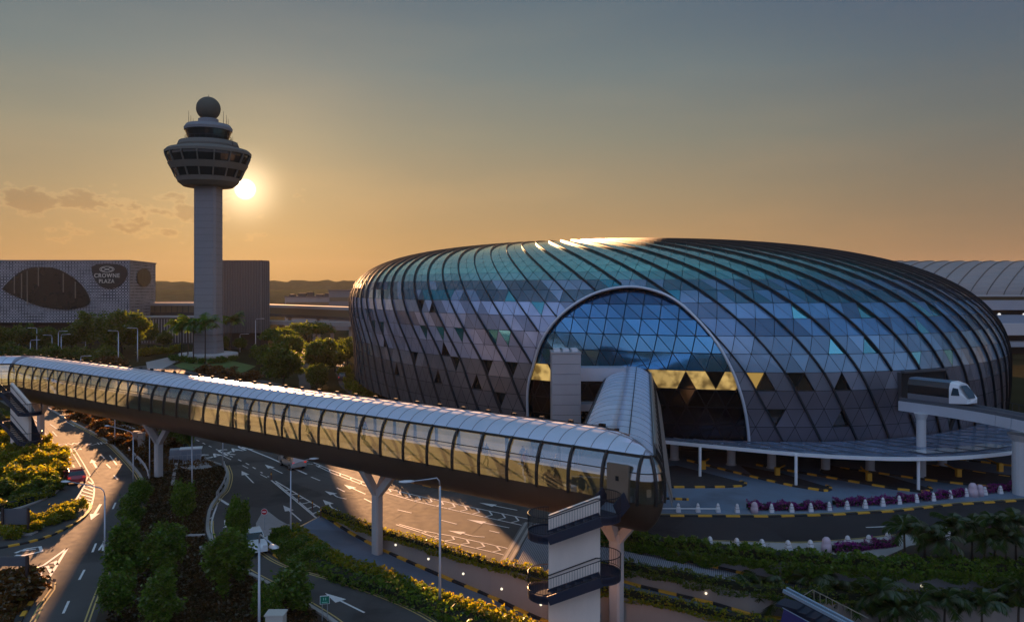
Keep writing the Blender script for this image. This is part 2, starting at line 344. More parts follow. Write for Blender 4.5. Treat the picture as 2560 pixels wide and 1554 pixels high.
# forecourt apron in pale concrete between the kerb strip and the dome
sheet('forecourt', [(1385,1262),(1500,1278),(1640,1284),(1918,1286),(2080,1282),(2230,1273),(2375,1257),(2535,1247),(2700,1235),(2900,1130),(1500,1085),(1330,1120),(1400,1200)], .012, concrete_road)
sheet('pavement', [(1500,1336),(1790,1355),(2004,1360),(2150,1350),(2240,1340),(2370,1331),(2360,1424),(2240,1420),(1950,1402),(1800,1385),(1600,1360),(1450,1335),(1330,1308)], .1, paving)
sheet('garden_soil', [(2374,1331),(2430,1327),(2700,1309),(2700,1429),(2420,1426),(2364,1424)], .1, soil)
sheet('garden_soil', [(2275,1366),(2368,1352),(2362,1422),(2240,1419),(2200,1400)], .112, soil)
sheet('road', [(1420,1274),(1500,1285)]+[(x, y+.5) for x, y in M_FAR[1:7][::-1]]+[(2700,1241),(2700,1309)]+[(x, y-.5) for x, y in R_NEAR[::-1][1:]]+[(1400,1316)], .024, asphalt_new_shaded)
# ramps (sloping sheets down between the retaining walls)
def sub(line, k): # evenly re-parametrised polyline
    pts = [Vector(p) for p in line]; Ls = [0]
    for a, b in zip(pts, pts[1:]): Ls.append(Ls[-1]+(b-a).length)
    out = []
    for i in range(k+1):
        t = Ls[-1]*i/k; j = max(0, min(len(pts)-2, next((q for q in range(len(Ls)-1) if Ls[q+1] >= t), len(pts)-2)))
        out.append(pts[j].lerp(pts[j+1], (t-Ls[j])/max(1e-6, Ls[j+1]-Ls[j])))
    return out
fa = sub(L(WALLA, False), 30); na = sub(L(A2, False), 30); na = [Vector((p.x, p.y, q.z)) for p, q in zip(na, fa)]
struct('ramp_road', MB().ribbon(na, fa), concrete_road)
fb = sub(L(H1, False), 30); w1s = [Vector((p.x, p.y, p.z-.3)) for p in L(W1)]; w1s[0].z = -.01; nb = sub(w1s, 30)
for i in range(31): nb[i].z = fb[i].z
gro = MB()
for k in range(30):                                   # grooved concrete: transverse bars
    for j in range(9):
        a0, a1 = nb[k].lerp(nb[k+1], j/9), nb[k].lerp(nb[k+1], (j+.62)/9); b0, b1 = fb[k].lerp(fb[k+1], j/9), fb[k].lerp(fb[k+1], (j+.62)/9)
        u = Vector((0, 0, .03)); gro.add([a0, a1, b1, b0, a0+u, a1+u, b1+u, b0+u], [(4,5,6,7),(0,1,5,4),(2,3,7,6)])
gro.ribbon(nb, fb, 1)
struct('ramp_grooved', gro, [concrete_groove, mat('groove_dark', (.12, .125, .15), .8, noise=.1, scale=2)])
struct('drain_grating', MB().beam(G(1253,1424,.03), G(1321,1307,.03), 1.0, .04), mat('grating', (.10, .10, .10), .6))
struct('drain_edge', MB().beam(G(1246,1423,.03), G(1316,1305,.03), .25, .06).beam(G(1262,1426,.03), G(1328,1309,.03), .25, .06), kerb_c)
w1c = sub([Vector((*p.xy, z)) for p, (_, _, zt, z) in list(zip(L(W1), W1))[3:]], 24); w2c = sub(L(W2), 24)
struct('ramp_lower', MB().ribbon([Vector((p.x, p.y, q.z)) for p, q in zip(w2c, w1c)], w1c), concrete_road)
struct('ramp_floor', MB().poly([(-20, 2, -4.45), (90, 2, -4.45), (90, 80, -4.45), (-20, 80, -4.45)]), soil)
def rwall(name, line, label, m, th=.35, up=.0):
    top = [p+Vector((0, 0, up)) for p in L(line)]; bot = L(line, False); n = len(top); bk = [p+Vector((0, th, 0)) for p in top]
    mb = MB(); mb.ribbon(bot, top); mb.ribbon(top, bk); mb.ribbon(bk, [Vector((p.x, p.y, q.z)) for p, q in zip(bk, bot)])
    o = link(name, mb.mesh(name, m)); return tag(o, label, 'wall')
rwall('retaining_wall', WALLA, 'long beige retaining wall with small round lamps beside the blue-grey ramp', wall_beige, up=.12)
rwall('retaining_wall', H1, 'retaining wall hidden under the long dark hedge along the forecourt road', wall_grey, up=.02)
rwall('retaining_wall', W1[2:], 'beige wall topped with trailing plants between the two ramps right of the stair tower', wall_beige, up=.15)
rwall('retaining_wall', W2, 'lowest beige wall with a planted top at the bottom of the ramps', wall_beige, up=.1)
rwall('retaining_wall', [(x, y, zt, zb) for x, y, zt, zb in A2], 'low wall under the yellow-green hedge on the near side of the ramp', wall_beige, th=-.3, up=.05)
struct('ramp_end_wall', MB().obox((*(G(1446,1466)+Vector((0, -3, 0))).xy, -2.2), .3, 12, 4.2, .1), wall_beige)
# ------------------------------------------------------------------ kerbs and painted markings
def kerb(path, seg=1.15, w=.28, h=.15, z=0.0, plain=False, name='kerb'):
    P = resample(path, seg); mb = MB(); ofs = offset(P, w)
    for i in range(len(P)-1):
        a, b, c, d = P[i], P[i+1], ofs[i+1], ofs[i]; u = Vector((0, 0, h))
        mb.add([a, b, c, d, a+u, b+u, c+u, d+u], [(4,5,6,7),(0,1,5,4),(2,3,7,6),(3,0,4,7),(1,2,6,5)], 2 if plain else i % 2)
    return struct(name, mb, [kerb_y, kerb_k, kerb_c])
def GP(pts, z=0.): return [G(x, y, z) for x, y in pts]
kerb(GP([(x, y) for x, y in M_FAR[:13]]), seg=1.25)
kerb([p+Vector((0, -.35, 0)) for p in smooth_path(L(WALLA, False), 1)], seg=1.2)
kerb([p+Vector((0, -.35, 0)) for p in L(W1, False)[3:]], seg=1.3)
kerb([p+Vector((0, -.35, .02)) for p in smooth_path(L(H1, False), 1)[2:]], seg=1.3)
kerb(smooth_path(GP([(0,1331),(87,1302),(152,1274),(195,1257),(215,1258),(225,1268),(212,1288),(182,1310),(130,1338),(65,1358),(-60,1380)]), 2), seg=1.1)
kerb(smooth_path(GP([(-60,1452),(20,1447),(76,1444),(98,1452),(96,1475),(65,1518),(30,1575)]), 1), seg=1.1)
for pts in ([(359,1199),(349,1181),(321,1150),(281,1110),(249,1088),(180,1054),(120,1018)], [(513,1150),(545,1162),(559,1164),(569,1190),(559,1227),(541,1241),(521,1271),(515,1303),(514,1331),(532,1368),(603,1427),(678,1467),(793,1530),(860,1580)],
            [(69,1045),(110,1085),(132,1112),(152,1150),(160,1195),(156,1212),(130,1236),(76,1262),(0,1283)], [(738,1317),(709,1311),(661,1274),(640,1310),(640,1344)]):
    kerb(smooth_path(GP(pts), 1), plain=True, seg=2)
kerb(smooth_path(GP([(640,1344),(654,1370),(711,1408),(797,1431),(893,1459),(986,1493),(1060,1526),(1104,1552),(1180,1590)]), 1), seg=1.5, w=.35)
for pts in ([(1640,1219),(1700,1220),(1850,1219),(1872,1211),(1855,1204)], [(1717,1152),(1794,1172),(1961,1213),(2040,1226),(2066,1230),(2084,1223),(2070,1215)], [(1890,1163),(1960,1176),(2103,1201),(2294,1233),(2335,1228),(2325,1218)],
            [(2100,1172),(2195,1184),(2312,1201),(2440,1215),(2600,1230)], [(2330,1166),(2400,1176),(2530,1196),(2620,1206)], [(2400,1150),(2470,1158),(2600,1175)], [(1655,1248),(1700,1250),(1722,1251)]):
    kerb(smooth_path(GP(pts), 1), seg=1.2, h=.2, w=.3)
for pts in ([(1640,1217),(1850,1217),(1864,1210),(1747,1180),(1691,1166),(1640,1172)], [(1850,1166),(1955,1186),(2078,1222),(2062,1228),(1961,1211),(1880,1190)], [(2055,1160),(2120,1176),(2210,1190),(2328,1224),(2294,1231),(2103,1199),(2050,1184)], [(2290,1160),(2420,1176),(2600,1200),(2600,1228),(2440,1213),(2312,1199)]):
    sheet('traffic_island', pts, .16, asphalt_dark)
mk = MB()
def line(pts, w=.15, dash=None, z=.03, mi=0, sm=0, world=False):
    P = list(pts) if world else GP(pts)
    if sm: P = smooth_path(P, sm)
    P = [Vector((p.x, p.y, z if not world else p.z)) for p in P]
    if dash:
        Q = resample(P, dash[0]/3); per = dash[0]+dash[1]; acc = 0; cur = []
        for a, b in zip(Q, Q[1:]):
            if acc % per < dash[0]: cur = cur or [a]; cur.append(b)
            elif cur: mk.ribbon(offset(cur, -w/2), offset(cur, w/2), mi); cur = []
            acc += (b-a).length
        if len(cur) > 1: mk.ribbon(offset(cur, -w/2), offset(cur, w/2), mi)
    else: mk.ribbon(offset(P, -w/2), offset(P, w/2), mi)
def arrow(tail, head, w=.15, curve=0.):
    a, b = G(*tail), G(*head); d = (b-a); n = Vector((-d.y, d.x, 0)).normalized(); l = d.length; u = d/l
    hl = min(l*.42, 2.2); pts = [a+d*t*(1-hl/l)+n*curve*math.sin(t*math.pi) for t in (0, .25, .5, .75, 1)]
    P = [Vector((p.x, p.y, .03)) for p in pts]; mk.ribbon(offset(P, -w/2), offset(P, w/2)); c = b-u*hl
    mk.add([(c+n*.42)+Vector((0, 0, .03)), (c-n*.42)+Vector((0, 0, .03)), b+Vector((0, 0, .03))], [(0, 1, 2)])
def chain(U, Lo, n, w=.14):
    u = sub(GP(U), n); l = sub(GP(Lo), n)
    line(U, w); line(Lo, w)
    for i in range(2, n):
        m = (u[i]+l[i])/2+(u[i]-u[i-1])*.42; line([u[i], m, l[i]], w*1.1, world=True, z=0); 
for q in mk.v: pass
def lift():
    mk.v = [(x, y, .03) for x, y, z in mk.v]
chain([(906,1204),(960,1219),(1039,1238),(1170,1266),(1287,1290),(1322,1297)], [(906,1211),(960,1230),(1035,1252),(1157,1280),(1311,1314)], 15)
chain([(998,1310),(1054,1326),(1131,1340),(1259,1368),(1277,1373)], [(990,1311),(1050,1330),(1110,1352),(1249,1384),(1270,1390)], 8)
line([(784,1156),(826,1174),(906,1204)], .14); line([(790,1163),(830,1182),(906,1211)], .14)
for i in range(5):
    a, b = G(800+26*i, 1163+10.6*i), G(796+26*i, 1168+10.6*i); line([a, b], .2, world=True)
line([(740,1156),(782,1160)], .14, dash=(2, 2)); line([(762,1135),(808,1151)], .2)
line([(320,1010),(467,1066),(560,1098),(675,1144),(767,1185)], .22)
line([(420,1066),(475,1092),(620,1160),(672,1192)], .15, dash=(1.1, 1.6))
line([(560,1140),(690,1205)], .12, dash=(2, 4)); line([(778,1192),(800,1201)], .15); line([(842,1219),(862,1229)], .15); line([(910,1246),(932,1257)], .15); line([(994,1274),(1029,1282)], .15); line([(1103,1300),(1142,1310)], .15); line([(1223,1326),(1249,1332)], .15)
arrow((866,1247),(812,1227), curve=.25); arrow((849,1276),(807,1249), curve=.25); arrow((914,1235),(860,1211)); arrow((1212,1342),(1120,1326), curve=.25); arrow((1233,1403),(1138,1373), curve=.25); arrow((1293,1275),(1197,1256)); arrow((1273,1319),(1167,1298))
arrow((634,1207),(604,1177)); arrow((706,1183),(662,1161)); arrow((753,1302),(708,1263)); arrow((716,1136),(690,1126)); arrow((760,1165),(716,1148)); arrow((770,1153),(738,1140))
line([(678,1200),(790,1294)], .16); line([(688,1202),(812,1276)], .16)
for i in range(6):
    t = .25+i*.13; line([(678+112*t, 1200+94*t), (688+124*(t+.07), 1202+74*(t+.07))], .2)
line([(690,1206),(735,1243),(785,1286)], .12)
# branch road down to the lower right
line([(545,1256),(530,1296),(527,1330),(536,1372)], .16, sm=1)
for i in range(5): line([(521+i*1, 1278+i*20), (532-i*.5, 1272+i*20)], .16)
line([(547,1246),(572,1262)], .3); arrow((911,1531),(812,1482)); line([(563,1300),(565,1318),(558,1318)], .2)
for off in (.35, .6):
    for pts in ([(515,1303),(514,1331),(522,1356),(532,1368),(565,1395),(603,1427),(678,1467),(793,1530),(860,1580)], [(559,1164),(569,1190),(559,1227),(541,1241),(521,1271)]):
        P = offset(smooth_path(GP(pts), 2), off); line(P, .1, world=True, mi=1)
    P = offset(smooth_path(GP([(654,1370),(711,1408),(797,1431),(893,1459),(986,1493),(1060,1526),(1104,1552)]), 2), -off); line(P, .1, world=True, mi=1)
    P = offset(smooth_path(GP([(x, y) for x, y in M_FAR[:13]]), 1), -off); line(P, .1, world=True, mi=1)
    P = offset(smooth_path(GP(R_NEAR), 1), off); line(P, .1, world=True, mi=1)
    P = offset(smooth_path(GP([(359,1199),(349,1181),(321,1150),(281,1110),(249,1088),(180,1054)]), 2), off); line(P, .1, world=True, mi=1)
    P = offset(smooth_path(GP([(69,1045),(110,1085),(132,1112),(152,1150),(160,1195)]), 2), -off); line(P, .1, world=True, mi=1)
    P = offset(smooth_path(GP([(232,1570),(260,1485),(285,1430)]), 1), off); line(P, .1, world=True, mi=1)
    P = offset(GP([(100,1460),(97,1478),(65,1520),(35,1575)]), .35+off); line(P, .1, world=True, mi=1)
line([(2165,1318),(2215,1316),(2260,1313)], .18)
for x0, y0, x1, y1 in ((2020,1380,2045,1376),): pass
# left road
for o_ in (-.22, .22):
    line(offset(GP([(182,1124),(205,1162),(220,1190)]), o_), .14, world=True)
line([(220,1190),(212,1212),(196,1240),(186,1256)], .16, sm=1); line([(221,1190),(234,1206),(236,1232),(229,1262)], .16, sm=1)
for i in range(6): t = i/6; line([(218-28*t, 1203+48*t), (235-3*t, 1212+48*t)], .2)
for x0, y0, x1, y1 in ((125,1060,142,1072),(164,1052,186,1065),(274,1138,292,1162),(252,1136,262,1146),(266,1160,276,1170),(285,1188,294,1198),(131,1078,142,1090),(86,1048,100,1060)): line([(x0, y0), (x1, y1)], .16)
arrow((242,1170),(229,1148), w=.25); arrow((252,1260),(227,1300), w=.25); line([(181,1160),(190,1177),(182,1180)], .22)
line([(240,1358),(231,1380)], .16); line([(211,1424),(198,1449)], .16); line([(172,1502),(158,1533)], .16); line([(289,1256),(282,1272)], .16)
line([(247,1375),(262,1352)], .15); line([(257,1376),(260,1352)], .15)
line([(168,1370),(110,1412),(60,1430),(0,1447)], .2); line([(168,1370),(140,1416),(106,1468)], .2); line([(-10,1455),(55,1441),(110,1428)], .16)
for a, b, c in (((128,1408),(137,1402),(142,1412)), ((76,1428),(118,1415),(130,1432)), ((50,1443),(98,1430),(108,1466))): line([a, b, c], .3)
line([(38,1382),(65,1372),(100,1366),(104,1378),(60,1388),(38,1388)], .3); line([(50,1378),(90,1372)], .2)
lift()
struct('road_markings', mk, [paint_w, paint_y])
mk = MB()
for a, b in (((86,1060),(196,1030)),((110,1090),(232,1072)),((142,1112),(268,1090)),((150,1150),(300,1118)),((158,1190),(330,1156)),((120,1020),(250,1190)),((95,1040),(190,1170)),((560,1150),(780,1262)),((700,1150),(1000,1260)),((860,1240),(960,1215)),((980,1300),(1090,1225)),((1150,1360),(1260,1260))): line([a, b], .09)
lift(); mk.v = [(x, y, .026) for x, y, z in mk.v]
struct('road_joints', mk, mat('joint_tar', (.03, .028, .027), .8))
def road_text(s, p, up_to, size, sx=1.0):
    c = bpy.data.curves.new('road_lettering', 'FONT'); c.body = s; c.size = size; c.align_x = 'CENTER'; c.align_y = 'CENTER'; c.offset = .015*size
    c.materials.append(paint_w); o = bpy.data.objects.new('road_lettering', text_mesh(c)); COL.objects.link(o)
    a, b = G(*p), G(*up_to); d = b-a; o.location = (a.x, a.y, .032); o.rotation_euler.z = math.atan2(d.y, d.x)-math.pi/2; o.scale = (sx, 1.6, 1); o['kind'] = 'structure'; tag(o, None, 'road lettering')
for p, q in (((541,1138),(500,1118)), ((587,1125),(540,1104)), ((635,1114),(585,1093))): road_text('CAR', p, q, 2.1)
road_text('SLOW', (158,1112), (140,1085), 1.5); road_text('XING', (165,1125), (147,1098), 1.5); road_text('X-ING', (253,1108), (230,1085), 1.4)
# ------------------------------------------------------------------ glass dome
JP = [32.9503, 191.9366, 96.492, 66.2502, 1.3504, 10.2848, 20.1399, 42.5122, 0.6411, 0.9753, -9.7768, 0.8846, 2.896, 0.801, -0.1898]
cx_, cy_, a_, b_, rot_, zw_, hu_, hl_, e_, ep_, kx_, ky_, zb_, el_, sk_ = JP
_ph0 = -math.asin(((zw_-zb_)/hl_)**(1/el_))
_ph = np.concatenate([np.linspace(_ph0, 0, 400), np.linspace(0, math.pi/2, 1500)[1:]])
def spw(c, e): return np.sign(c)*np.abs(c)**e
_s = np.sin(_ph); _ex = np.where(_s > 0, e_, el_); _r = np.abs(np.cos(_ph))**_ex; _z = zw_+np.where(_s > 0, hu_, hl_)*np.sign(_s)*np.abs(_s)**_ex
_t = np.concatenate([[0], np.cumsum(np.hypot(np.diff(_r)*80, np.diff(_z)))])
_u = np.linspace(0, 2*math.pi, 3601); _x = a_*spw(np.cos(_u), ep_); _y = b_*spw(np.sin(_u), ep_); _x = _x*(1+sk_*np.sin(_u))
_L = np.concatenate([[0], np.cumsum(np.hypot(np.diff(_x), np.diff(_y)))]); NC, RH = 232, 2.1
def jp(c, row, lift=0.):
    u = float(np.interp((c % NC)/NC*_L[-1], _L, _u)); ph = float(np.interp(row*RH, _t, _ph)); s = math.sin(ph); up = s > 0
    ee = e_ if up else el_; r = abs(math.cos(ph))**ee; z = zw_+(hu_ if up else hl_)*math.copysign(abs(s)**ee, s)
    x = a_*math.copysign(abs(math.cos(u))**ep_, math.cos(u))*r; y = b_*math.copysign(abs(math.sin(u))**ep_, math.sin(u))*r; x *= 1+sk_*math.sin(u)
    w = abs(s) if up else 0; c_, s_ = math.cos(rot_), math.sin(rot_)
    p = Vector((cx_+c_*x-s_*y+kx_*w, cy_+s_*x+c_*y+ky_*w, z))
    if lift:
        q = (p-Vector((cx_, cy_, 8))); n = (jpn(c, row)); p = p+n*lift
    return p
def jpn(c, row):
    a = jp(c+.3, row)-jp(c-.3, row); b = jp(c, row+.2)-jp(c, row-.2) if row > .2 else jp(c, row+.2)-jp(c, row); return a.cross(b).normalized()
ARCH = [(105.75,-.1),(105.75,.7),(105.75,2.6),(106.25,4.0),(107.0,5.3),(108.4,6.7),(110.25,8.0),(112.0,8.9),(113.75,9.3),(115.0,9.0),(116.0,8.2),(116.6,6.9),(117.05,5.7),(117.3,4.7),(117.6,3.6),(118.0,2.3),(118.25,.7),(118.3,-.1)]
ARCH = [(p.x, p.y) for p in smooth_path([Vector((a, b, 0)) for a, b in ARCH], 2)]
def clip(poly, a, b, keep_in):
    "half-plane of a->b (inside = right of it for our clockwise arch)"
    out = []; n = len(poly); side = lambda p: ((b[0]-a[0])*(p[1]-a[1])-(b[1]-a[1])*(p[0]-a[0]))*(-1 if keep_in else 1)
    for i in range(n):
        p, q = poly[i], poly[(i+1) % n]; sp, sq = side(p), side(q)
        if sp >= 0: out.append(p)
        if (sp > 0 and sq < 0) or (sp < 0 and sq > 0): t = sp/(sp-sq); out.append((p[0]+(q[0]-p[0])*t, p[1]+(q[1]-p[1])*t))
    return out if len(out) >= 3 else []
def area(p): return abs(sum(p[i][0]*p[(i+1) % len(p)][1]-p[(i+1) % len(p)][0]*p[i][1] for i in range(len(p))))/2
acx, acy = 112, 3
def panel_mat(name, metal, rough, seam, spec=.5):
    m = bpy.data.materials.new(name); m.use_nodes = True; t = NT(m.node_tree); b = m.node_tree.nodes['Principled BSDF']
    at = t.n('ShaderNodeVertexColor', layer_name='tint'); bc = t.n('ShaderNodeVertexColor', layer_name='bary')
    x = t.n('ShaderNodeSeparateColor', ins={0: bc.outputs[0]}); mn = t.math('MINIMUM', t.math('MINIMUM', x.outputs[0], x.outputs[1]), x.outputs[2])
    k = t.maprange(mn, seam*.6, seam, 0, 1)
    tc = t.n('ShaderNodeTexCoord'); nz = t.n('ShaderNodeTexNoise', ins={'Vector': tc.outputs['Object'], 'Scale': .35, 'Detail': 4.}).outputs['Fac']
    col = t.mix(t.maprange(nz, .3, .7, 0, .35), at.outputs[0], t.mix(1., at.outputs[0], (.55, .6, .65, 1), 'MULTIPLY'))
    t.link(t.mix(k, (.012, .014, .018, 1), col), b.inputs['Base Color']); t.link(t.math('MULTIPLY', at.outputs[1], metal), b.inputs['Metallic'])
    t.link(t.mix(k, (.7,)*3+(1,), t.mix(at.outputs[1], (.42,)*3+(1,), (rough,)*3+(1,))), b.inputs['Roughness']); b.inputs['Specular IOR Level'].default_value = spec
    n2 = t.n('ShaderNodeTexNoise', ins={'Vector': tc.outputs['Object'], 'Scale': .5, 'Detail': 2.}).outputs['Fac']
    bn = t.n('ShaderNodeBump', ins={'Strength': .05, 'Distance': .3, 'Height': n2}); t.link(bn.outputs[0], b.inputs['Normal'])
    return m
class PM:
    "panels with tint and barycentric attributes"
    def __init__(s): s.v = []; s.f = []; s.t = []; s.b = []
    def add(s, pts, tint, bar):
        o = len(s.v); s.v += [tuple(p) for p in pts]; s.f.append(tuple(range(o, o+len(pts)))); s.t += [tint]*len(pts); s.b += bar
    def mesh(s, name, m):
        me = bpy.data.meshes.new(name); me.from_pydata(s.v, [], s.f); me.materials.append(m)
        for nm, d in (('tint', s.t), ('bary', s.b)):
            a = me.attributes.new(nm, 'FLOAT_COLOR', 'POINT'); a.data.foreach_set('color', np.array([(*c[:3], c[3] if len(c) > 3 else 1) for c in d], dtype=np.float32).ravel())
        me.update(); return me
def bary(p, T):
    (x1, y1), (x2, y2), (x3, y3) = T; d = (y2-y3)*(x1-x3)+(x3-x2)*(y1-y3)
    a = ((y2-y3)*(p[0]-x3)+(x3-x2)*(p[1]-y3))/d; b = ((y3-y1)*(p[0]-x3)+(x1-x3)*(p[1]-y3))/d; return (a, b, 1-a-b)
dome = empty('glass_dome', (cx_, cy_, 0), 'huge oval dome of triangular glass panels with dark curving ribs', 'domed building')
def build_dome():
    rng = random.Random(5); shell, arch, warm, warml = PM(), PM(), PM(), PM(); winp = []
    WD = [(1050,760),(1083,762),(963,863),(1033,880),(1108,885),(1145,900),(1208,907),(1216,912),(1287,911),(1294,905),(1090,951),(998,926),(1182,966),(1244,981),(1917,970),(2023,970),(1998,955),(2128,973),(1943,1054),(2115,1062),(2122,1058),(2320,950),(2376,1065)]
    WY = [(1886,957),(1875,945)]
    WT = [(1057,823),(1112,823),(1149,837),(1266,845),(1222,830),(2071,878),(2076,866),(2167,878),(2172,866),(2299,878),(2365,878),(1979,782),(2167,790),(2318,790),(1266,750),(1345,755),(2300,760),(2340,790),(2310,830),(930,815),(952,812)]
    tris = []
    for row in range(40):
        for i in range(NC):
            c0, c1 = i+.1-row*.5, i+.1-(row+1)*.5
            tris.append(((c0, row), (c0+1, row), (c1+1, row+1))); tris.append(((c1, row+1), (c0, row), (c1+1, row+1)) if False else ((c0, row), (c1+1, row+1), (c1, row+1)))
    info = []
    for T in tris:
        m = (sum(p[0] for p in T)/3, sum(p[1] for p in T)/3); P = jp(*m); info.append((m, P, px(P)))
    front = [k for k, (m, P, q) in enumerate(info) if jpn(*m).dot(P-Vector((0, 0, CAMZ))) < 0]
    def near(q): return min(front, key=lambda k: (info[k][2][0]-q[0])**2+(info[k][2][1]-q[1])**2)
    fd = {near(q): 'd' for q in WD}; fd.update({near(q): 'y' for q in WY}); fd.update({near(q): 't' for q in WT})
    tone = {}
    for k, T in enumerate(tris):
        m, P, q = info[k]; row = int(m[1]); key = (int((m[0]+m[1]*.5)//1), row)
        if key not in tone or rng.random() < .25: tone[key] = rng.random()
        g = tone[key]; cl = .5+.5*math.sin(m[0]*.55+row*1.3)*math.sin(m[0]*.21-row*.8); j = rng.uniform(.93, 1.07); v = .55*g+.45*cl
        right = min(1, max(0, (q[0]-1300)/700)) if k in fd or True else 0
        lilac = Vector((.56, .62, .84)); blue = Vector((.14, .33, .56)); cmid = lilac.lerp(blue, right)  # panel tints carry the reflected sky, lilac at left, blue at right
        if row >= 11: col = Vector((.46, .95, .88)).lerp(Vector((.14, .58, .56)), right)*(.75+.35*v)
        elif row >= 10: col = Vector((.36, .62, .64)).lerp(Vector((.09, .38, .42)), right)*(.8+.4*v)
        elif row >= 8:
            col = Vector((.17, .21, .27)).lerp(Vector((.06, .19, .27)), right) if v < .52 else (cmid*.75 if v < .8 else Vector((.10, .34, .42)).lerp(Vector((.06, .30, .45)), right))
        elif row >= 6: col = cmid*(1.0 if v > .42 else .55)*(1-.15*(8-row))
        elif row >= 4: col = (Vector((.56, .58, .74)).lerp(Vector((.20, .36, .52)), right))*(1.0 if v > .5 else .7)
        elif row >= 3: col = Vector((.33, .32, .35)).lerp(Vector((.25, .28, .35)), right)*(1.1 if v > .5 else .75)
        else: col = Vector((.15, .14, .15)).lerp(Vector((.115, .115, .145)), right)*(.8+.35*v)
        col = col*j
        inside = all(p[1] < 10.3 for p in T) and 104 < m[0] < 120
        w = fd.get(k)
        if w == 't': col = Vector((.18, .56, .64))*rng.uniform(.6, 1.1)
        polys = [list(T)]; inn = []
        if inside:
            outp = []; cur = list(T)
            for a, b in zip(ARCH, ARCH[1:]):
                if not cur: break
                o = clip(cur, a, b, False); 
                if o and area(o) > 1e-4: outp.append(o)
                cur = clip(cur, a, b, True)
            if cur and area(cur) > 1e-4: inn = cur
            polys = outp
        if w in ('d', 'y'):
            if not inn: winp.append((T, w))
            else: w = None
            if w: continue
        met = 1. if row >= 10 or w == 't' else (.9 if row >= 8 else (.55 if row >= 3 else .35))
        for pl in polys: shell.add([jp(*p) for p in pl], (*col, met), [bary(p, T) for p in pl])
        if inn:
            pts = [jp(p[0], p[1], -.35) for p in inn]; br = [bary(p, T) for p in inn]
            if row == 3 or (row == 2 and False):
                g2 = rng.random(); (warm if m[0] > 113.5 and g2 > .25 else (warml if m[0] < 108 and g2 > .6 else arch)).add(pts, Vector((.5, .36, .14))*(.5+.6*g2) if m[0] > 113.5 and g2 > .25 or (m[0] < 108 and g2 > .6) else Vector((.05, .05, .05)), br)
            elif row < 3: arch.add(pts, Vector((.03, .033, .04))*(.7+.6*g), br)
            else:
                k2 = (row-4)/5.; c2 = Vector((.15, .44, .72)).lerp(Vector((.055, .13, .26)), min(1, k2*1.25))*(.75+.4*g); arch.add(pts, c2, br)  # blue reflection of the sky put into the pane tint
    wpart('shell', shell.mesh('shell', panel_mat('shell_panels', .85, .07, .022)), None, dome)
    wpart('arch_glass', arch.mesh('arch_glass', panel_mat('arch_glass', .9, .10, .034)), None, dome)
    wm = bpy.data.materials.new('lit_interior'); wm.use_nodes = True; t = NT(wm.node_tree); b = wm.node_tree.nodes['Principled BSDF']
    at = t.n('ShaderNodeVertexColor', layer_name='tint'); tcn = t.n('ShaderNodeTexCoord'); nz = t.n('ShaderNodeTexNoise', ins={'Vector': tcn.outputs['Object'], 'Scale': .9, 'Detail': 3.}).outputs['Fac']
    b.inputs['Base Color'].default_value = (.1, .08, .05, 1); t.link(t.mix(1., at.outputs[0], t.ramp(nz, [(.38, (.25, .2, .1)), (.6, (1, .9, .7))]), 'MULTIPLY'), b.inputs['Emission Color']); b.inputs['Emission Strength'].default_value = .14; b.inputs['Roughness'].default_value = .1
    for q_ in (warm, warml):
        if q_.f: wpart('lit_window', q_.mesh('lit_window', wm), None, dome)
    dk = mat('window_dark', (.012, .014, .014), .08, spec=.8); yl = mat('window_warm', (.02, .018, .012), .1, emit=(1, .62, .16, .045)); fr = mat('window_frame', (.03, .03, .034), .5, .3)
    for T, w in winp:                                  # recessed triangular windows
        A = [jp(*p) for p in T]; n = jpn(sum(p[0] for p in T)/3, sum(p[1] for p in T)/3); c = sum(A, Vector())/3
        I = [c+(p-c)*.9-n*.3 for p in A]; O = [c+(p-c)*.985 for p in A]
        mb = MB(); mb.add(O+I, [(0,1,4,3),(1,2,5,4),(2,0,3,5)], 0); mb.add(I, [(0,1,2)], 1); wpart('window', mb, [fr, yl if w == 'y' else dk], dome)
    # ribs: raised dark fins that follow one family of panel edges
    ribm = mat('rib_metal', (.016, .02, .026), .55, .0, spec=.25)
    for i in range(0, NC, 2):
        i2 = i+.1; top = 34; seg = []; runs = []
        for r2 in range(0, top*2+1):
            row = r2/2; c = i2-row*.5; inside = 104 < c < 120 and row < 10 and in_poly(np.array([(c, row)]), ARCH)[0]
            if 126.3 < c < 130.2 and row < 3.9 and row > 1.6: inside = True
            if inside:
                if len(seg) > 1: runs.append(seg)
                seg = []
            else: seg.append((c, row))
        if len(seg) > 1: runs.append(seg)
        P0 = jp(i2-4, 8)
        if jpn(i2-6, 14).dot(jp(i2-6, 14)-Vector((0, 0, CAMZ+12))) > 25: continue
        for sg in runs:
            mb = MB()
            base = [jp(*q) for q in sg]; nn = [jpn(*q) for q in sg]; sd_ = [(jp(q[0]+.048, q[1])-jp(q[0]-.048, q[1]))/2 for q in sg]
            h = .26
            a = [p-s for p, s in zip(base, sd_)]; b2 = [p-s+n*h for p, s, n in zip(base, sd_, nn)]; c2 = [p+s+n*h for p, s, n in zip(base, sd_, nn)]; d2 = [p+s for p, s in zip(base, sd_)]
            mb.ribbon(b2, a); mb.ribbon(c2, b2); mb.ribbon(d2, c2); wpart('rib', mb, ribm, dome)
    rim = MB(); pts = [jp(c, max(r, 0), .12) for c, r in ARCH]; rim.tube(pts, .18, 8); wpart('arch_rim', rim, mat('rim_metal', (.55, .58, .64), .35, .4), dome, True)
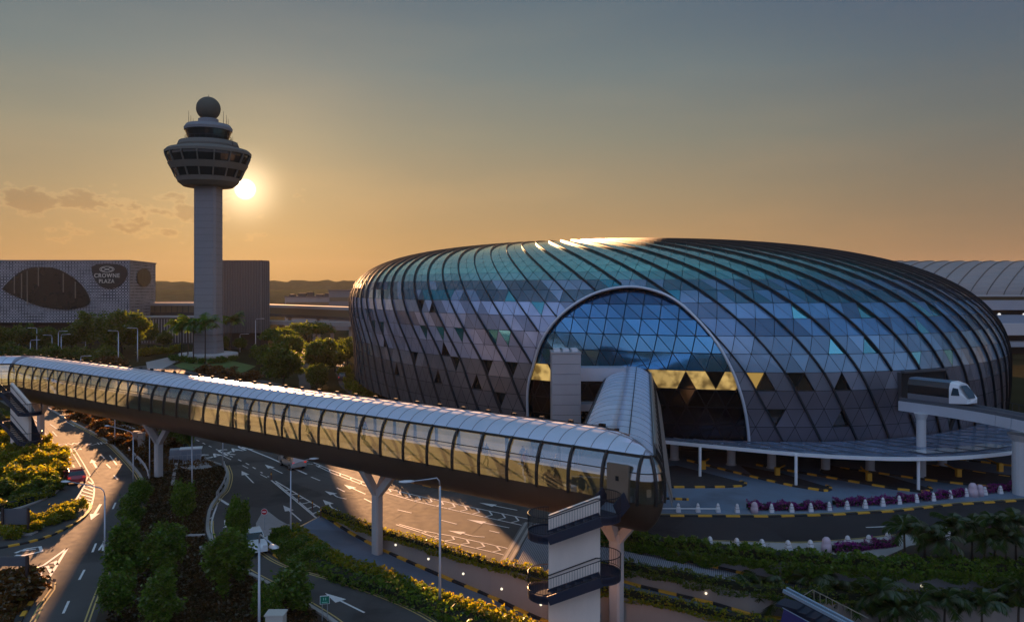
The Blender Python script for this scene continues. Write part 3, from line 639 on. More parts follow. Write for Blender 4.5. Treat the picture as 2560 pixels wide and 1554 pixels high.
    # dark underside and undercroft wall
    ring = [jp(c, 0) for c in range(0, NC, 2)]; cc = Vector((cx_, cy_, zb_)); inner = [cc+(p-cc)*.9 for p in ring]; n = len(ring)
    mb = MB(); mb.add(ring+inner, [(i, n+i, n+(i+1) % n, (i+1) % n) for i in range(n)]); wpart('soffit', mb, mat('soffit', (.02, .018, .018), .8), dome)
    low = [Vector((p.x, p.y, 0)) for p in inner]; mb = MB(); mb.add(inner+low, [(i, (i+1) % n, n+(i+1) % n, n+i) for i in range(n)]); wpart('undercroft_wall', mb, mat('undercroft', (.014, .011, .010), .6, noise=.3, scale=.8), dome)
    inn2 = [cc+(p-cc)*.898 for p in (jp(c, 0) for c in range(100, 140))]
    mb = MB()
    for a in inn2: mb.obox((a.x, a.y, 1.45), .07, .07, 2.86)
    wpart('undercroft_mullion', mb, mat('mullion_pale', (.30, .30, .31), .5), dome)
    mb = MB()                                          # fascia band at the foot of the shell
    r0 = [jp(c, 0)+Vector((0, 0, -.02)) for c in range(96, 140)]; r1 = [p+Vector((0, 0, -.35)) for p in r0]; mb.ribbon(r1, r0); wpart('base_band', mb, mat('base_band', (.05, .05, .06), .5), dome)
    # portal for the train
    mb = MB(); A = [jp(126.5, 1.75), jp(130.0, 1.75), jp(130.0, 3.9), jp(126.5, 3.9)]; n = jpn(128.2, 2.8); o = n*.55
    mb.add([p+o for p in A]+[p-n*.3 for p in A], [(0,1,5,4),(1,2,6,5),(2,3,7,6),(3,0,4,7)], 0)
    I = [p-n*.02+n*.45 for p in A]; mb.add(I, [(0,1,2,3)], 1); mb.beam(A[3]+n*.7+Vector((0, 0, .1)), A[2]+n*.7+Vector((0, 0, .1)), .5, .25, 0); wpart('train_portal', mb, [mat('portal_frame', (.05, .055, .065), .5), black], dome)
build_dome()
# ------------------------------------------------------------------ covered footbridge (tube)
HW, ZC, HH = 3.08, 8.6, 3.0
def tube_section():
    out = []
    for k in range(48):
        a = 2*math.pi*k/48; c, s = math.cos(a), math.sin(a)
        out.append((HW*math.copysign(abs(c)**(2/2.5), c), ZC+HH*math.copysign(abs(s)**(2/2.5), s)))
    return out
B_P = [Vector((-112, 108.2)), Vector((-66.7, 111.3)), Vector((6.84, 53.1)), Vector((15.1, 103.0))]
CORNER = {}
def bridge_sections(step=2.55):
    secs = []; P = B_P; prev = P[0]
    dirs = [(b-a).normalized() for a, b in zip(P, P[1:])]; left = lambda d: Vector((-d.y, d.x))
    for i in range(len(dirs)):
        d = dirs[i]; n = left(d)
        if i < len(dirs)-1:
            d2 = dirs[i+1]; sg = 1 if d.cross(d2) > 0 else -1; ang = math.acos(max(-1, min(1, d.dot(d2)))); ra = -2. if ang > 1.5 else HW; tl = ra*math.tan(ang/2); end = P[i+1]-d*tl
        else: end = P[i+1]; sg = 0
        Ls = (end-prev).length; k = max(1, round(Ls/step))
        for j in range(k+1): secs.append((prev.lerp(end, j/k), n, i))
        if sg:
            pv = end+n*sg*ra
            if ra < 0: CORNER.update(pv=pv, ra=ra, bis=(d2-d).normalized(), cot=1/math.tan((math.pi-ang)/2), sin=math.sin((math.pi-ang)/2))
            m = 8 if ang > 1.5 else 4
            for j in range(1, m):
                th = ang*j/m*sg; nn = Vector((n.x*math.cos(th)-n.y*math.sin(th), n.x*math.sin(th)+n.y*math.cos(th))); secs.append((pv-nn*sg*ra, nn, i+.5))
            prev = P[i+1]+d2*tl
    return secs
bridge = empty('footbridge', (0, 70, 0), 'long covered footbridge with silver roof, glass sides and dark brown belly', 'footbridge')
SECS = bridge_sections(); TS = tube_section(); NTS = len(TS)
def sp(sec, q, off=0.):
    a, n, _ = sec; x, z = q
    if off: r = math.hypot(x, z-ZC); x *= 1+off/r; z = ZC+(z-ZC)*(1+off/r)
    q = x-CORNER['ra']                                  # inner side of the sharp bend: mitre the two arms
    if q > 0 and sec[2] in (1, 1.5, 2):
        pv = CORNER['pv']
        if sec[2] == 1.5: r = pv+CORNER['bis']*(q/CORNER['sin']); return Vector((r.x, r.y, z))
        d = Vector((n.y, -n.x)); foot = pv+n*q; L_ = (a-pv).dot(d)
        L_ = min(L_, -CORNER['cot']*q) if sec[2] == 1 else max(L_, CORNER['cot']*q)
        r = foot+d*L_; return Vector((r.x, r.y, z))
    return Vector((a.x+n.x*x, a.y+n.y*x, z))
ZG0, ZG1 = 7.98, 10.72
def build_bridge():
    up = [k for k in range(NTS) if TS[k][1] >= ZG1]; ts = TS
    def prof(lo, hi, sgn=0):
        "profile polyline between heights on one side, or over the top / bottom"
        def at(z, s): t = (z-ZC)/HH; return (s*HW*max(0, 1-abs(t)**2.5)**(1/2.5), z)
        if sgn: return [at(lo+(hi-lo)*i/6, sgn) for i in range(7)]
        if hi is None:
            A = [at(lo+(ZC+HH-lo)*(1-(1-i/9)**2), 1) for i in range(10)]; return A+[(-x, z) for x, z in A[::-1]]
        A = [at(lo-(lo-(ZC-HH))*(1-(1-i/9)**2), 1) for i in range(10)]; return A+[(-x, z) for x, z in A[::-1]]
    def sweep(pr, off=0., secs=SECS, flip=False):
        mb = MB(); n = len(pr); vs = [sp(s, q, off) for s in secs for q in pr]
        fs = [(i*n+k, (i+1)*n+k, (i+1)*n+k+1, i*n+k+1) for i in range(len(secs)-1) for k in range(n-1)]
        mb.add(vs, [f[::-1] for f in fs] if flip else fs); return mb
    roofm = mat('roof_metal', (.68, .72, .86), .38, .45, noise=.1, scale=.35)
    bellym = mat('belly_bronze', (.075, .05, .035), .5, .25, noise=.25, scale=.7)
    ribm = mat('bridge_rib', (.028, .026, .026), .45, .3)
    wpart('roof', sweep(prof(ZG1, None)), roofm, bridge, True)
    wpart('roof_lining', sweep(prof(ZG1, None), -.12), mat('roof_lining', (.62, .60, .58), .7), bridge)
    wpart('belly', sweep(prof(ZG0, -1)), bellym, bridge, True)
    gl = glassmat('bridge_glass', (.84, .90, .86), .30, dusty=.12)
    s1 = [s for s in SECS]
    wpart('glass', sweep(prof(ZG0, ZG1, -1)), gl, bridge); k1 = max(i for i, s in enumerate(SECS) if s[2] == 1); k2 = min(i for i, s in enumerate(SECS) if s[2] == 2)
    wpart('glass', sweep(prof(ZG0, ZG1, 1), secs=SECS[:k1-3]), gl, bridge); wpart('glass', sweep(prof(ZG0, ZG1, 1), secs=SECS[k2+4:]), gl, bridge)
    fl = MB()
    for A, z in ((SECS[:k1+1], 7.95), (SECS[k1:k2+1], 7.94), (SECS[k2:], 7.93)):
        vs = []
        for s in A: vs += [sp(s, (-2.9, z)), sp(s, (2.9, z))]
        fl.add(vs, [(2*i, 2*i+2, 2*i+3, 2*i+1) for i in range(len(A)-1)])
    wpart('floor', fl, mat('bridge_floor', (.20, .19, .18), .9, noise=.15, scale=1, spec=.1), bridge)
    def hoop(s, pr, w, h, m):
        d = Vector((s[1].y, -s[1].x, 0)); mb = MB(); A = [sp(s, q, -.02)-d*w/2 for q in pr]; B = [sp(s, q, h)-d*w/2 for q in pr]; C = [sp(s, q, h)+d*w/2 for q in pr]; E2 = [sp(s, q, -.02)+d*w/2 for q in pr]
        mb.ribbon(A, B); mb.ribbon(B, C); mb.ribbon(C, E2); return mb
    far = MB()
    for i, s in enumerate(SECS):
        mb = hoop(s, prof(ZG0-.1, ZG1+.05, -1), .15, .14, ribm)
        if not k1-3 < i < k2+4: m2 = hoop(s, prof(ZG0-.1, ZG1+.05, 1), .15, .14, ribm); far.add(m2.v, m2.f)
        if s[2] == 1.5 and i != k1+4: continue
        wpart('rib', mb, ribm, bridge)
    wpart('far_side_rib', far, ribm, bridge)['kind'] = 'stuff'
    for sgn in (-1, 1):
        for z in (8.85, 9.78):
            t = (z-ZC)/HH; x = sgn*HW*(1-abs(t)**2.5)**(1/2.5); mb = MB()
            for A in ((SECS,) if sgn < 0 else (SECS[:k1-3], SECS[k2+4:])): mb.tube([sp(s, (x, z), .03) for s in A], .035, 5)
        wpart('glazing_bar', mb, ribm, bridge)
        for z in (ZG0, ZG1):
            t = (z-ZC)/HH; x = sgn*HW*(1-abs(t)**2.5)**(1/2.5); mb = MB()
            for A in ((SECS,) if sgn < 0 else (SECS[:k1-3], SECS[k2+4:])): mb.tube([sp(s, (x, z), .05) for s in A], .085, 6)
        wpart('edge_trim', mb, ribm, bridge)
    mb = MB()                                          # standing seams on the roof
    fine = []
    for a, b in zip(SECS, SECS[1:]):
        fine += [a] if a[2] >= 1.5 else [a, ((a[0]+b[0])/2, (a[1]+b[1]).normalized(), a[2])]
    for s in fine:
        h = hoop(s, prof(ZG1+.1, None), .035, .025, None); mb.add(h.v, h.f)
    wpart('roof_seam', mb, mat('roof_seam', (.27, .27, .31), .5, .4), bridge)
    ridge = [sp(s, (-.9 if s[2] >= 2 else .9, ZC+HH*(1-(.9/HW)**2.5)**(1/2.5)), .05) for s in SECS]
    mb = MB(); mb.tube(ridge, .04, 5); wpart('ridge_cable', mb, dark, bridge)
    for p, s in zip(ridge[::1], SECS):
        if s[2] in (0, 1): mb = MB(); mb.obox(p+Vector((0, 0, .05)), .34, .22, .26, math.atan2(-s[1].x, s[1].y)); wpart('cable_clamp', mb, black, bridge)
    # louvre screen on the outer side of the second arm
    a2 = [s for s in SECS if s[2] >= 1.7]; mb = MB()
    o0 = a2[0][0]+(a2[-1][0]-a2[0][0])*.05; dv = (a2[-1][0]-o0); nn = a2[-1][1]; Ltot = dv.length; k = int(Ltot/.42)
    for i in range(k):
        t0 = i/k; p0 = o0+dv*t0-nn*2.62; p1 = o0+dv*t0-nn*3.75+dv.normalized()*1.5
        mb.beam((p0.x, p0.y, 11.0), (p1.x, p1.y, 6.9), .17, .05, up=Vector((-nn.x, -nn.y, 0)))
    wpart('louvre_screen', mb, mat('louvre', (.26, .22, .19), .5, .2, noise=.1), bridge)
    mb = MB(); b0 = o0-nn*2.55; b1 = o0-nn*3.68
    mb.add([(*b0, 11.0), (*(b0+dv), 11.0), (*(b1+dv), 6.9), (*b1, 6.9), (*(b0+nn*.06), 11.0), (*(b0+dv+nn*.06), 11.0), (*(b1+dv+nn*.06), 6.9), (*(b1+nn*.06), 6.9)], [(0,1,2,3)[::-1],(4,5,6,7),(0,4,7,3),(1,2,6,5),(0,1,5,4)]); wpart('screen_backing', mb, mat('louvre_back', (.26, .24, .23), .6), bridge)
    # door beside the stair tower
    s = [q for q in SECS if q[2] == 1][-1]; d = Vector((s[1].y, -s[1].x)); u_ = min((k*.05-8 for k in range(160)), key=lambda u: abs(px((*(s[0]+d*u-s[1]*HW), 9))[0]-1546)); c = s[0]+d*u_-s[1]*(HW+.02)
    mb = MB(); mb.obox((c.x, c.y, 9.05), 1.5, .22, 2.35, math.atan2(d.y, d.x)); dr = wpart('door', mb, mat('door_bronze', (.24, .18, .13), .4, .3, noise=.15), bridge)
    mb = MB(); c2 = c-s[1]*.13; mb.obox((c2.x, c2.y, 9.35), .2, .06, .28, math.atan2(d.y, d.x)); wpart('door_sign', mb, black, dr)
    return c, d, s[1]
DOOR, ADIR, ANRM = build_bridge()
pier_m = mat('pier_concrete', (.43, .40, .385), .8, noise=.14, scale=.8, streak=(1, 1, .3))
def pier(x, d, label, zb=0., split=4.4, ang=0., w=.78):
    p = D(x, d); t = empty('bridge_pier', (p.x, p.y, zb), label, 'bridge pier', 'branching piers under the footbridge', ang)
    mb = MB(); n = 8; prof = []
    for z in (zb, split): prof.append(z-zb)
    vs = [(w/2*sx+(-.12*sx if c else 0), w/2*sy+(-.12*sy if not c else 0), z) for z in prof for sx, sy, c in ((1,-1,0),(1,-1,1),(-1,-1,1),(-1,-1,0),(-1,1,0),(-1,1,1),(1,1,1),(1,1,0))]
    vs = [(w/2, -w/2+.14, z) for z in ()] or [(x_, y_, z) for z in prof for x_, y_ in ((w/2,-w/2+.14),(w/2,w/2-.14),(w/2-.14,w/2),(-w/2+.14,w/2),(-w/2,w/2-.14),(-w/2,-w/2+.14),(-w/2+.14,-w/2),(w/2-.14,-w/2))]
    mb.add(vs, [(k, (k+1) % 8, 8+(k+1) % 8, 8+k) for k in range(8)]+[tuple(range(8, 16))]); part('column', mb, pier_m, t)
    h = split-zb
    for dx, dy in ((2.7, 0), (-2.7, 0), (0, 1.7), (0, -1.7)):
        mb = MB(); mb.beam((dx*.04, dy*.04, h-.55), (dx, dy, 6.55-zb+(0 if dx else .05)), w*.62, w*.72); part('arm', mb, pier_m, t)
    return t
aa = math.atan2(ADIR.y, ADIR.x)
pier(102, 110, 'thin branching pier half hidden by yellow bushes beside the left stair tower', ang=aa)
pier(396.5, 89, 'grey branching pier on the brown planted median', ang=aa)
pier(943, 67, 'branching pier rising from the retaining wall by the sunlit road', zb=-1.2, ang=aa)
pier(1541, 56, 'branching pier directly behind the white stair tower', zb=-3.5, split=4.0, ang=aa, w=.85)
# ------------------------------------------------------------------ stair towers
def railing(mb, pts, h=1.05, gap=.16, r=.018):
    pts = [Vector(p) for p in pts]; u = Vector((0, 0, h)); mb.tube([p+u for p in pts], .03, 6); mb.tube([p+Vector((0, 0, .12)) for p in pts], .02, 5)
    for a, b in zip(pts, pts[1:]):
        n = max(1, int((b-a).length/gap))
        for i in range(n+1): q = a.lerp(b, i/n); mb.beam(q+Vector((0, 0, .1)), q+u, r, r)
def stair_tower(loc, ang, label, w, levels, ztop, zbot, bridge_to=None, scale=1.):
    "wall slab with flights zig-zagging round it; local x along the slab, -y towards the road"
    t = empty('stair_tower', loc, label, 'stair tower', None, ang)
    wm = mat('stair_wall', (.80, .67, .58), .8, noise=.15, scale=.7, streak=(1, 1, .3))
    th, sw = .35, 1.15
    z0, z1 = ztop
    mb = MB(); mb.add([(-w/2,-th/2,zbot),(w/2,-th/2,zbot),(w/2,-th/2,z1),(-w/2,-th/2,z0),(-w/2,th/2,zbot),(w/2,th/2,zbot),(w/2,th/2,z1),(-w/2,th/2,z0)], [(0,1,2,3),(5,4,7,6),(1,5,6,2),(4,0,3,7),(3,2,6,7)]); part('wall', mb, wm, t)
    for k, (zl, zr) in enumerate(levels):
        # front flight from the left landing up to the right one
        mb = MB(); y = -th/2-sw/2; N = max(4, int(abs(zr-zl)/.17)); 
        mb.beam((-w/2, -th/2-.03, zl-.12), (w/2, -th/2-.03, zr-.12), .06, .5); mb.beam((-w/2, -th/2-sw, zl-.12), (w/2, -th/2-sw, zr-.12), .08, .55)
        for i in range(N): x = -w/2+w*(i+.5)/N; z = zl+(zr-zl)*(i+.5)/N; mb.box(x-w/N/2, x+w/N/2, -th/2-sw, -th/2-.03, z-.05, z)
        part('stair_flight', mb, navy, t)
        mb = MB(); railing(mb, [(-w/2, -th/2-sw, zl+.12), (w/2, -th/2-sw, zr+.12)]); part('railing', mb, dark, t)
        mb = MB(); mb.tube([(-w/2, -th/2-.1, zl+1.0), (w/2-.25, -th/2-.1, zr+.95), (w/2, -th/2-.1, zr+.95)], .035, 6); part('handrail', mb, dark, t)
        # back flight
        if k+1 < len(levels): zu = levels[k+1]
        mb = MB(); zn = levels[k-1][1] if k else zl-1.6
        mb.beam((w/2, th/2+sw/2, zn-.12), (-w/2, th/2+sw/2, zl-.12), sw, .3); part('stair_flight', mb, navy, t)
        # rounded landings
        for sgn, z in ((-1, zl), (1, zr)):
            arc = [(sgn*(w/2+1.25*math.cos(a)), (th/2+sw)*math.sin(a)) for a in [-math.pi/2+math.pi*i/12 for i in range(13)]]
            poly = [(sgn*w/2, -(th/2+sw))]+arc+[(sgn*w/2, th/2+sw)]
            mb = MB(); mb.prism(poly, z-.2, z); 
            P = [Vector((x, y, z)) for x, y in arc]; mb.ribbon([p+Vector((0, 0, -.35)) for p in P], [p+Vector((0, 0, .12)) for p in P]); part('landing', mb, navy, t)
            mb = MB(); railing(mb, [Vector((x, y, z+.1)) for x, y in arc]); part('railing', mb, dark, t)
    return t
p = D(1435.5, 48.5)
ST = stair_tower((p.x, p.y, 0), R(-3), 'pale zigzag stair tower with dark railings at the bend of the footbridge', 3.1, [(2.75, 3.9), (6.3, 7.45)], (7.3, 8.5), -4.4)
def gangway():
    mb = MB(); a = Vector((p.x+1.9, p.y+.1, 7.1)); b = Vector((DOOR.x-ANRM.x*.2, DOOR.y-ANRM.y*.2, 7.7)); mb.beam(a, b, 1.7, .22); o = wpart('gangway', mb, mat('gangway', (.16, .19, .23), .4, .2), ST)
    M = (Matrix.Translation(ST.location) @ Matrix.Rotation(ST.rotation_euler.z, 4, 'Z')).inverted(); o.matrix_parent_inverse = M
    mb = MB(); s = (b-a).cross(Vector((0, 0, 1))).normalized()*.85
    for sg in (-1, 1): mb.beam(a+s*sg+Vector((0, 0, .55)), b+s*sg+Vector((0, 0, .55)), .06, 1.1)
    o = wpart('balustrade', mb, navy, ST); o.matrix_parent_inverse = M
gangway()
p2 = D(52, 101)
stair_tower((p2.x, p2.y, 0), R(-31), 'grey zigzag stair tower beside yellow bushes near the left end of the footbridge', 4.2, [(4.2, 2.0), (7.8, 5.6)], (9.0, 6.7), 0)
# ------------------------------------------------------------------ lift tower by the arch
def lift_tower():
    q = D(1416, 90); lt = empty('lift_tower', (q.x, q.y, 0), 'grey panelled block with three roof lights beside the arched entrance', 'lift tower')
    m = mat('lift_panel', (.34, .33, .35), .55, .15, noise=.1, scale=.6); zt = zat(884, 90); mb = MB()
    for i in range(12):
        z0, z1 = zt*i/12, zt*(i+1)/12-.04; mb.box(q.x-1.62, q.x+1.62, q.y, q.y+3.6, z0, z1)
    wpart('tower_body', mb, m, lt); mb = MB(); mb.box(q.x-1.55, q.x+1.55, q.y+.06, q.y+3.5, .1, zt-.2); wpart('joint_backing', mb, dark, lt)
    mb = MB(); mb.box(q.x-1.68, q.x+1.68, q.y-.06, q.y+3.66, zt, zt+.18); wpart('parapet', mb, m, lt)
    for i in range(3):
        mb = MB(); mb.obox((q.x-1.0+i, q.y+1.8, zt+.32), .7, 2.4, .28); wpart('roof_light', mb, mat('roof_light', (.6, .6, .64), .4), lt)
    mb = MB(); z = zat(955, 90); mb.box(q.x+1.63, q.x+6.8, q.y+1.0, q.y+3.4, z, z+1.5); wpart('link_corridor', mb, mat('link_metal', (.42, .43, .48), .4, .4, noise=.08), lt)
    mb = MB(); mb.box(q.x+1.63, q.x+6.6, q.y+1.1, q.y+3.3, z-3.4, z-2.6); wpart('link_floor', mb, m, lt)
lift_tower()
# ------------------------------------------------------------------ control tower
def control_tower():
    c = D(521, 244); k = 244/F; t = empty('control_tower', c, 'tall grey control tower with a flared ring of windows and round radome', 'control tower')
    conc = mat('tower_concrete', (.22, .21, .22), .8, noise=.10, scale=.35, streak=(1, 1, 4)); ring = mat('tower_ring', (.16, .135, .11), .75, noise=.1, scale=.5); gl = mat('tower_glass', (.05, .045, .04), .12, .3)
    mb = MB(); w0, w1 = 3.75, 3.35
    def sq(w, r=.9): return [(x*w+(-x*r if k2 else 0), y*w+(0 if k2 else -y*r)) for x, y, k2 in ((1,-1,1),(1,-1,0),(1,1,0),(1,1,1),(-1,1,1),(-1,1,0),(-1,-1,0),(-1,-1,1))]
    vs = []
    for z, w in ((0, w0), (6, w1+.1), (14, w1), (53, w1)): vs += [(x, y, z) for x, y in sq(w)]
    ring8 = [(1,-1,0)]
    n = 8; P8 = [(math.cos(math.radians(22.5+45*i)), math.sin(math.radians(22.5+45*i))) for i in range(8)]
    vs = []
    for z, w in ((0, w0), (6, w1+.1), (14, w1), (53, w1)):
        r = .75; vs += [(w, -w+r, z), (w, w-r, z), (w-r, w, z), (-w+r, w, z), (-w, w-r, z), (-w, -w+r, z), (-w+r, -w, z), (w-r, -w, z)]
    mb.add(vs, [(i*8+j, i*8+(j+1) % 8, (i+1)*8+(j+1) % 8, (i+1)*8+j) for i in range(3) for j in range(8)]); part('shaft', mb, conc, t)
    mb = MB()
    for z in np.arange(3, 52, 2.0):
        w = 3.37 if z > 8 else 3.7; mb.box(-w, w, -w+.6, w-.6, z, z+.06); mb.box(-w+.6, w-.6, -w, w, z, z+.06)
    part('joint', mb, mat('tower_joint', (.09, .085, .088), .9), t)
    mb = MB(); mb.lathe([(0, 1.35), (8.4, 1.35), (8.6, 1.1), (8.6, .3), (7.9, 0)], n=48); part('plinth', mb, mat('plinth', (.42, .42, .42), .7, noise=.1), t, True)
    N = 16
    mb = MB(); mb.lathe([(3.2, 51.6), (7.2, 51.7), (8.7, 52.9), (9.15, 54.2), (8.6, 54.2)], n=N*3); part('underside', mb, ring, t)
    mb = MB(); mb.lathe([(9.0, 54.2), (10.2, 56.4), (10.2, 56.6), (9.0, 56.6)], n=N*3, mi=0); part('lower_glazing', mb, gl, t)
    mb = MB(); mb.lathe([(9.4, 56.5), (10.5, 56.5), (11.5, 58.3), (10.9, 58.4)], n=N*3); part('ring_band', mb, ring, t)
    mb = MB(); mb.lathe([(10.8, 58.2), (11.9, 60.4), (12.0, 61.8), (11.0, 62.2)], n=N*3); part('upper_glazing', mb, gl, t)
    mb = MB(); mb.lathe([(11.4, 61.7), (12.45, 61.2), (12.5, 62.0), (11.8, 62.7), (8.8, 63.4), (8.9, 64.0), (8.4, 65.2), (5.6, 65.6)], n=N*3); part('ring_roof', mb, ring, t, False)
    mb = MB()
    for i in range(N):
        a = 2*math.pi*i/N+.1; d = Vector((math.cos(a), math.sin(a), 0))
        mb.beam(d*9.3+Vector((0, 0, 54.1)), d*12.15+Vector((0, 0, 60.6)), .35, .4); mb.beam(d*12.15+Vector((0, 0, 60.6)), d*12.2+Vector((0, 0, 62.1)), .35, .4)
    part('ring_mullion', mb, ring, t)
    mb = MB(); mb.lathe([(5.6, 65.4), (6.7, 68.5), (6.4, 68.5)], n=32); part('cab_glazing', mb, gl, t)
    mb = MB(); mb.lathe([(6.0, 68.4), (6.9, 68.6), (7.0, 69.4), (6.3, 70.4), (3.0, 70.7), (2.9, 72.2), (2.6, 72.3), (0, 72.3)], n=32); part('cab_roof', mb, conc, t, False)
    mb = MB(); mb.lathe([(6.6, 66.6), (6.7, 66.6), (6.7, 66.7), (6.6, 66.7)], n=32)
    for i in range(24): a = 2*math.pi*i/24; mb.beam((6.65*math.cos(a), 6.65*math.sin(a), 65.5), (6.65*math.cos(a), 6.65*math.sin(a), 66.7), .06, .06)
    part('walkway_railing', mb, dark, t)
    mb = MB(); mb.lathe([(3.57*math.sin(math.pi*i/16), 75.4-3.57*math.cos(math.pi*i/16)) for i in range(1, 16)], n=24); part('radome', mb, mat('radome', (.11, .09, .065), .8, noise=.12, scale=1.4), t)
    for i, (r, a, z, h) in enumerate(((5.6, 2.9, 70.3, 4.2), (5.0, 2.6, 70.4, 2.4), (5.2, .25, 70.4, 4.0), (5.7, .1, 70.3, 3.0), (6.0, .0, 70.3, 2.0), (9.0, .35, 64, 2.4), (9.6, .2, 63.5, 1.4), (4.4, 3.3, 70.4, 2.0), (.1, 0, 78.8, .9))):
        mb = MB(); x, y = r*math.cos(a), -abs(r*math.sin(a)); mb.tube([(x, y, z-.3), (x, y, z+h)], [.09, .04], 5); part('antenna', mb, dark, t)
control_tower()
# ------------------------------------------------------------------ hotel block with the pierced screen
def hotel():
    d = 300; xr = D(323, d).x; xl = -245; zt = zat(652.5, d); zb = zat(806, d); br = Vector((D(389, 335).x, 335))
    h = empty('patterned_building', (xr-40, d+20, 0), 'grey building with a lacy screen facade and large oval dark windows', 'building')
    fm = bpy.data.materials.new('lace_screen'); fm.use_nodes = True; t = NT(fm.node_tree); b = fm.node_tree.nodes['Principled BSDF']
    tc = t.n('ShaderNodeTexCoord'); s = t.n('ShaderNodeSeparateXYZ', ins={0: tc.outputs['Object']}); u = t.math('MULTIPLY', t.math('ADD', s.outputs[0], t.math('MULTIPLY', s.outputs[1], .9)), math.pi/1.1); v = t.math('MULTIPLY', s.outputs[2], math.pi/1.15)
    row = t.math('MULTIPLY', t.math('SINE', u), t.math('SINE', v)); r2 = t.math('MULTIPLY', t.math('COSINE', t.math('MULTIPLY', u, 2)), t.math('COSINE', t.math('MULTIPLY', v, 2)))
    k = t.math('ADD', t.math('ABSOLUTE', row), t.math('MULTIPLY', r2, .45)); nz = t.n('ShaderNodeTexNoise', ins={'Vector': tc.outputs['Object'], 'Scale': .25, 'Detail': 4.}).outputs['Fac']
    c = t.ramp(t.math('ADD', k, t.math('MULTIPLY', t.math('SUBTRACT', nz, .5), .5)), [(.27, (.012, .014, .022)), (.50, (.48, .47, .50)), (.80, (.58, .56, .56)), (.97, (.10, .10, .12))]); t.link(c, b.inputs['Base Color']); b.inputs['Roughness'].default_value = .6
    side = Vector((br.x-xr, br.y-d)); P = [(xl, d), (xr, d), (br.x, br.y), (xl, br.y)]
    mb = MB(); mb.prism(P, zb, zt, 0, 1); wpart('facade', mb, [fm, mat('hotel_roof', (.12, .10, .09), .8)], h)
    mb = MB(); mb.beam((xl, d-.1, zt+.15), (xr+.1, d-.1, zt+.15), .5, .5); mb.beam((xr+.1, d, zt+.15), (br.x+.1, br.y, zt+.15), .5, .5); mb.beam((xr+.15, d-.15, zb), (xr+.15, d-.15, zt), .45, .45); wpart('parapet', mb, mat('hotel_trim', (.20, .18, .18), .7), h)
    mb = MB(); mb.prism([(xl, d+6), (xr-4, d+6), (br.x-4, br.y), (xl, br.y)], 0, zb); wpart('podium', mb, mat('podium', (.05, .042, .036), .8, noise=.3, scale=.4), h)
    wm = mat('oval_glass', (.010, .009, .005), .3, 0, noise=.5, scale=.3, spec=.3); trim = mat('oval_trim', (.10, .09, .08), .6)
    def oval(pts, name, m, parent=h, off=.35):
        P = smooth_path([D(x, d, zat(y, d)) for x, y in pts+pts[:1]], 2)[:-1]; P = [Vector((p.x, d-off, p.z)) for p in P]; mb = MB(); n = len(P)
        mb.poly(P[::-1], 0); mb.add(P+[p+Vector((0, off+.2, 0)) for p in P], [(i, (i+1) % n, n+(i+1) % n, n+i) for i in range(n)], 1); return wpart(name, mb, [m, trim], parent)
    o = oval([(6,722),(25,700),(60,672),(100,666),(140,669),(170,684),(200,705),(222,735),(228,756),(215,766),(180,774),(140,773),(95,765),(50,745),(25,734)], 'window', wm)
    mp = mat('pale_column', (.16, .14, .11), .6)
    for x, y0, y1 in ((38,690,733),(56,684,745),(70,677,762),(98,668,715),(160,683,730),(190,704,745)):
        mb = MB(); a = D(x, d, zat(y1, d)); b2 = D(x, d, zat(y0, d)); mb.obox((a.x, d-.5, (a.z+b2.z)/2), .3, .25, b2.z-a.z); wpart('inner_column', mb, mp, o)
    sgn = oval([(229,668),(240,661),(265,658),(295,660),(314,667),(320,678),(316,695),(304,712),(282,721),(262,721),(245,710),(233,690)], 'sign_panel', mat('sign_brown', (.018, .012, .008), .6, noise=.2, scale=.3))
    lm = mat('sign_letters', (.50, .47, .40), .5)
    def word(w, x, y, size, wd):
        c = bpy.data.curves.new('sign_lettering', 'FONT'); c.body = w; c.size = size; c.align_x = 'CENTER'; c.align_y = 'CENTER'; c.extrude = .08; c.offset = .03; c.space_character = 1.15
        c.materials.append(lm); o = bpy.data.objects.new('sign_lettering', text_mesh(c)); COL.objects.link(o); o.parent = sgn; q = D(x, d, zat(y, d)); o.location = (q.x, d-.5, q.z); o.rotation_euler = (R(90), 0, 0); o.scale.x = wd
    word('CROWNE', 269, 689, 2.15, .92); word('PLAZA', 268, 703, 2.0, .88)
    mb = MB(); q = D(269, d, zat(673, d))                 # emblem: a wide lozenge outline with two rings and a bar
    def ringp(rx, rz, cx=0, n=20, r=.13): mb.tube([(q.x+cx+rx*math.cos(2*math.pi*i/n), d-.5, q.z+rz*math.sin(2*math.pi*i/n)) for i in range(n+1)], r, 5)
    ringp(2.7, 1.05); ringp(.75, .55, -1.35); ringp(.75, .55, 1.35); mb.beam((q.x-.5, d-.5, q.z), (q.x+.5, d-.5, q.z), .15, .5); wpart('emblem', mb, lm, sgn)
    sv = (br-Vector((xr, d))); nrm = Vector((sv.y, -sv.x)).normalized()
    def on_side(u, z, o=.3): q = Vector((xr, d))+sv*u+nrm*o; return Vector((q.x, q.y, z))
    P = [on_side(.52+.27*math.cos(a), 25.2+3.6*math.sin(a)) for a in [2*math.pi*i/24 for i in range(24)]]; mb = MB(); mb.poly(P); wpart('window', mb, mat('oval_bronze', (.02, .014, .008), .5, .0, noise=.4, scale=.4), h)
hotel()
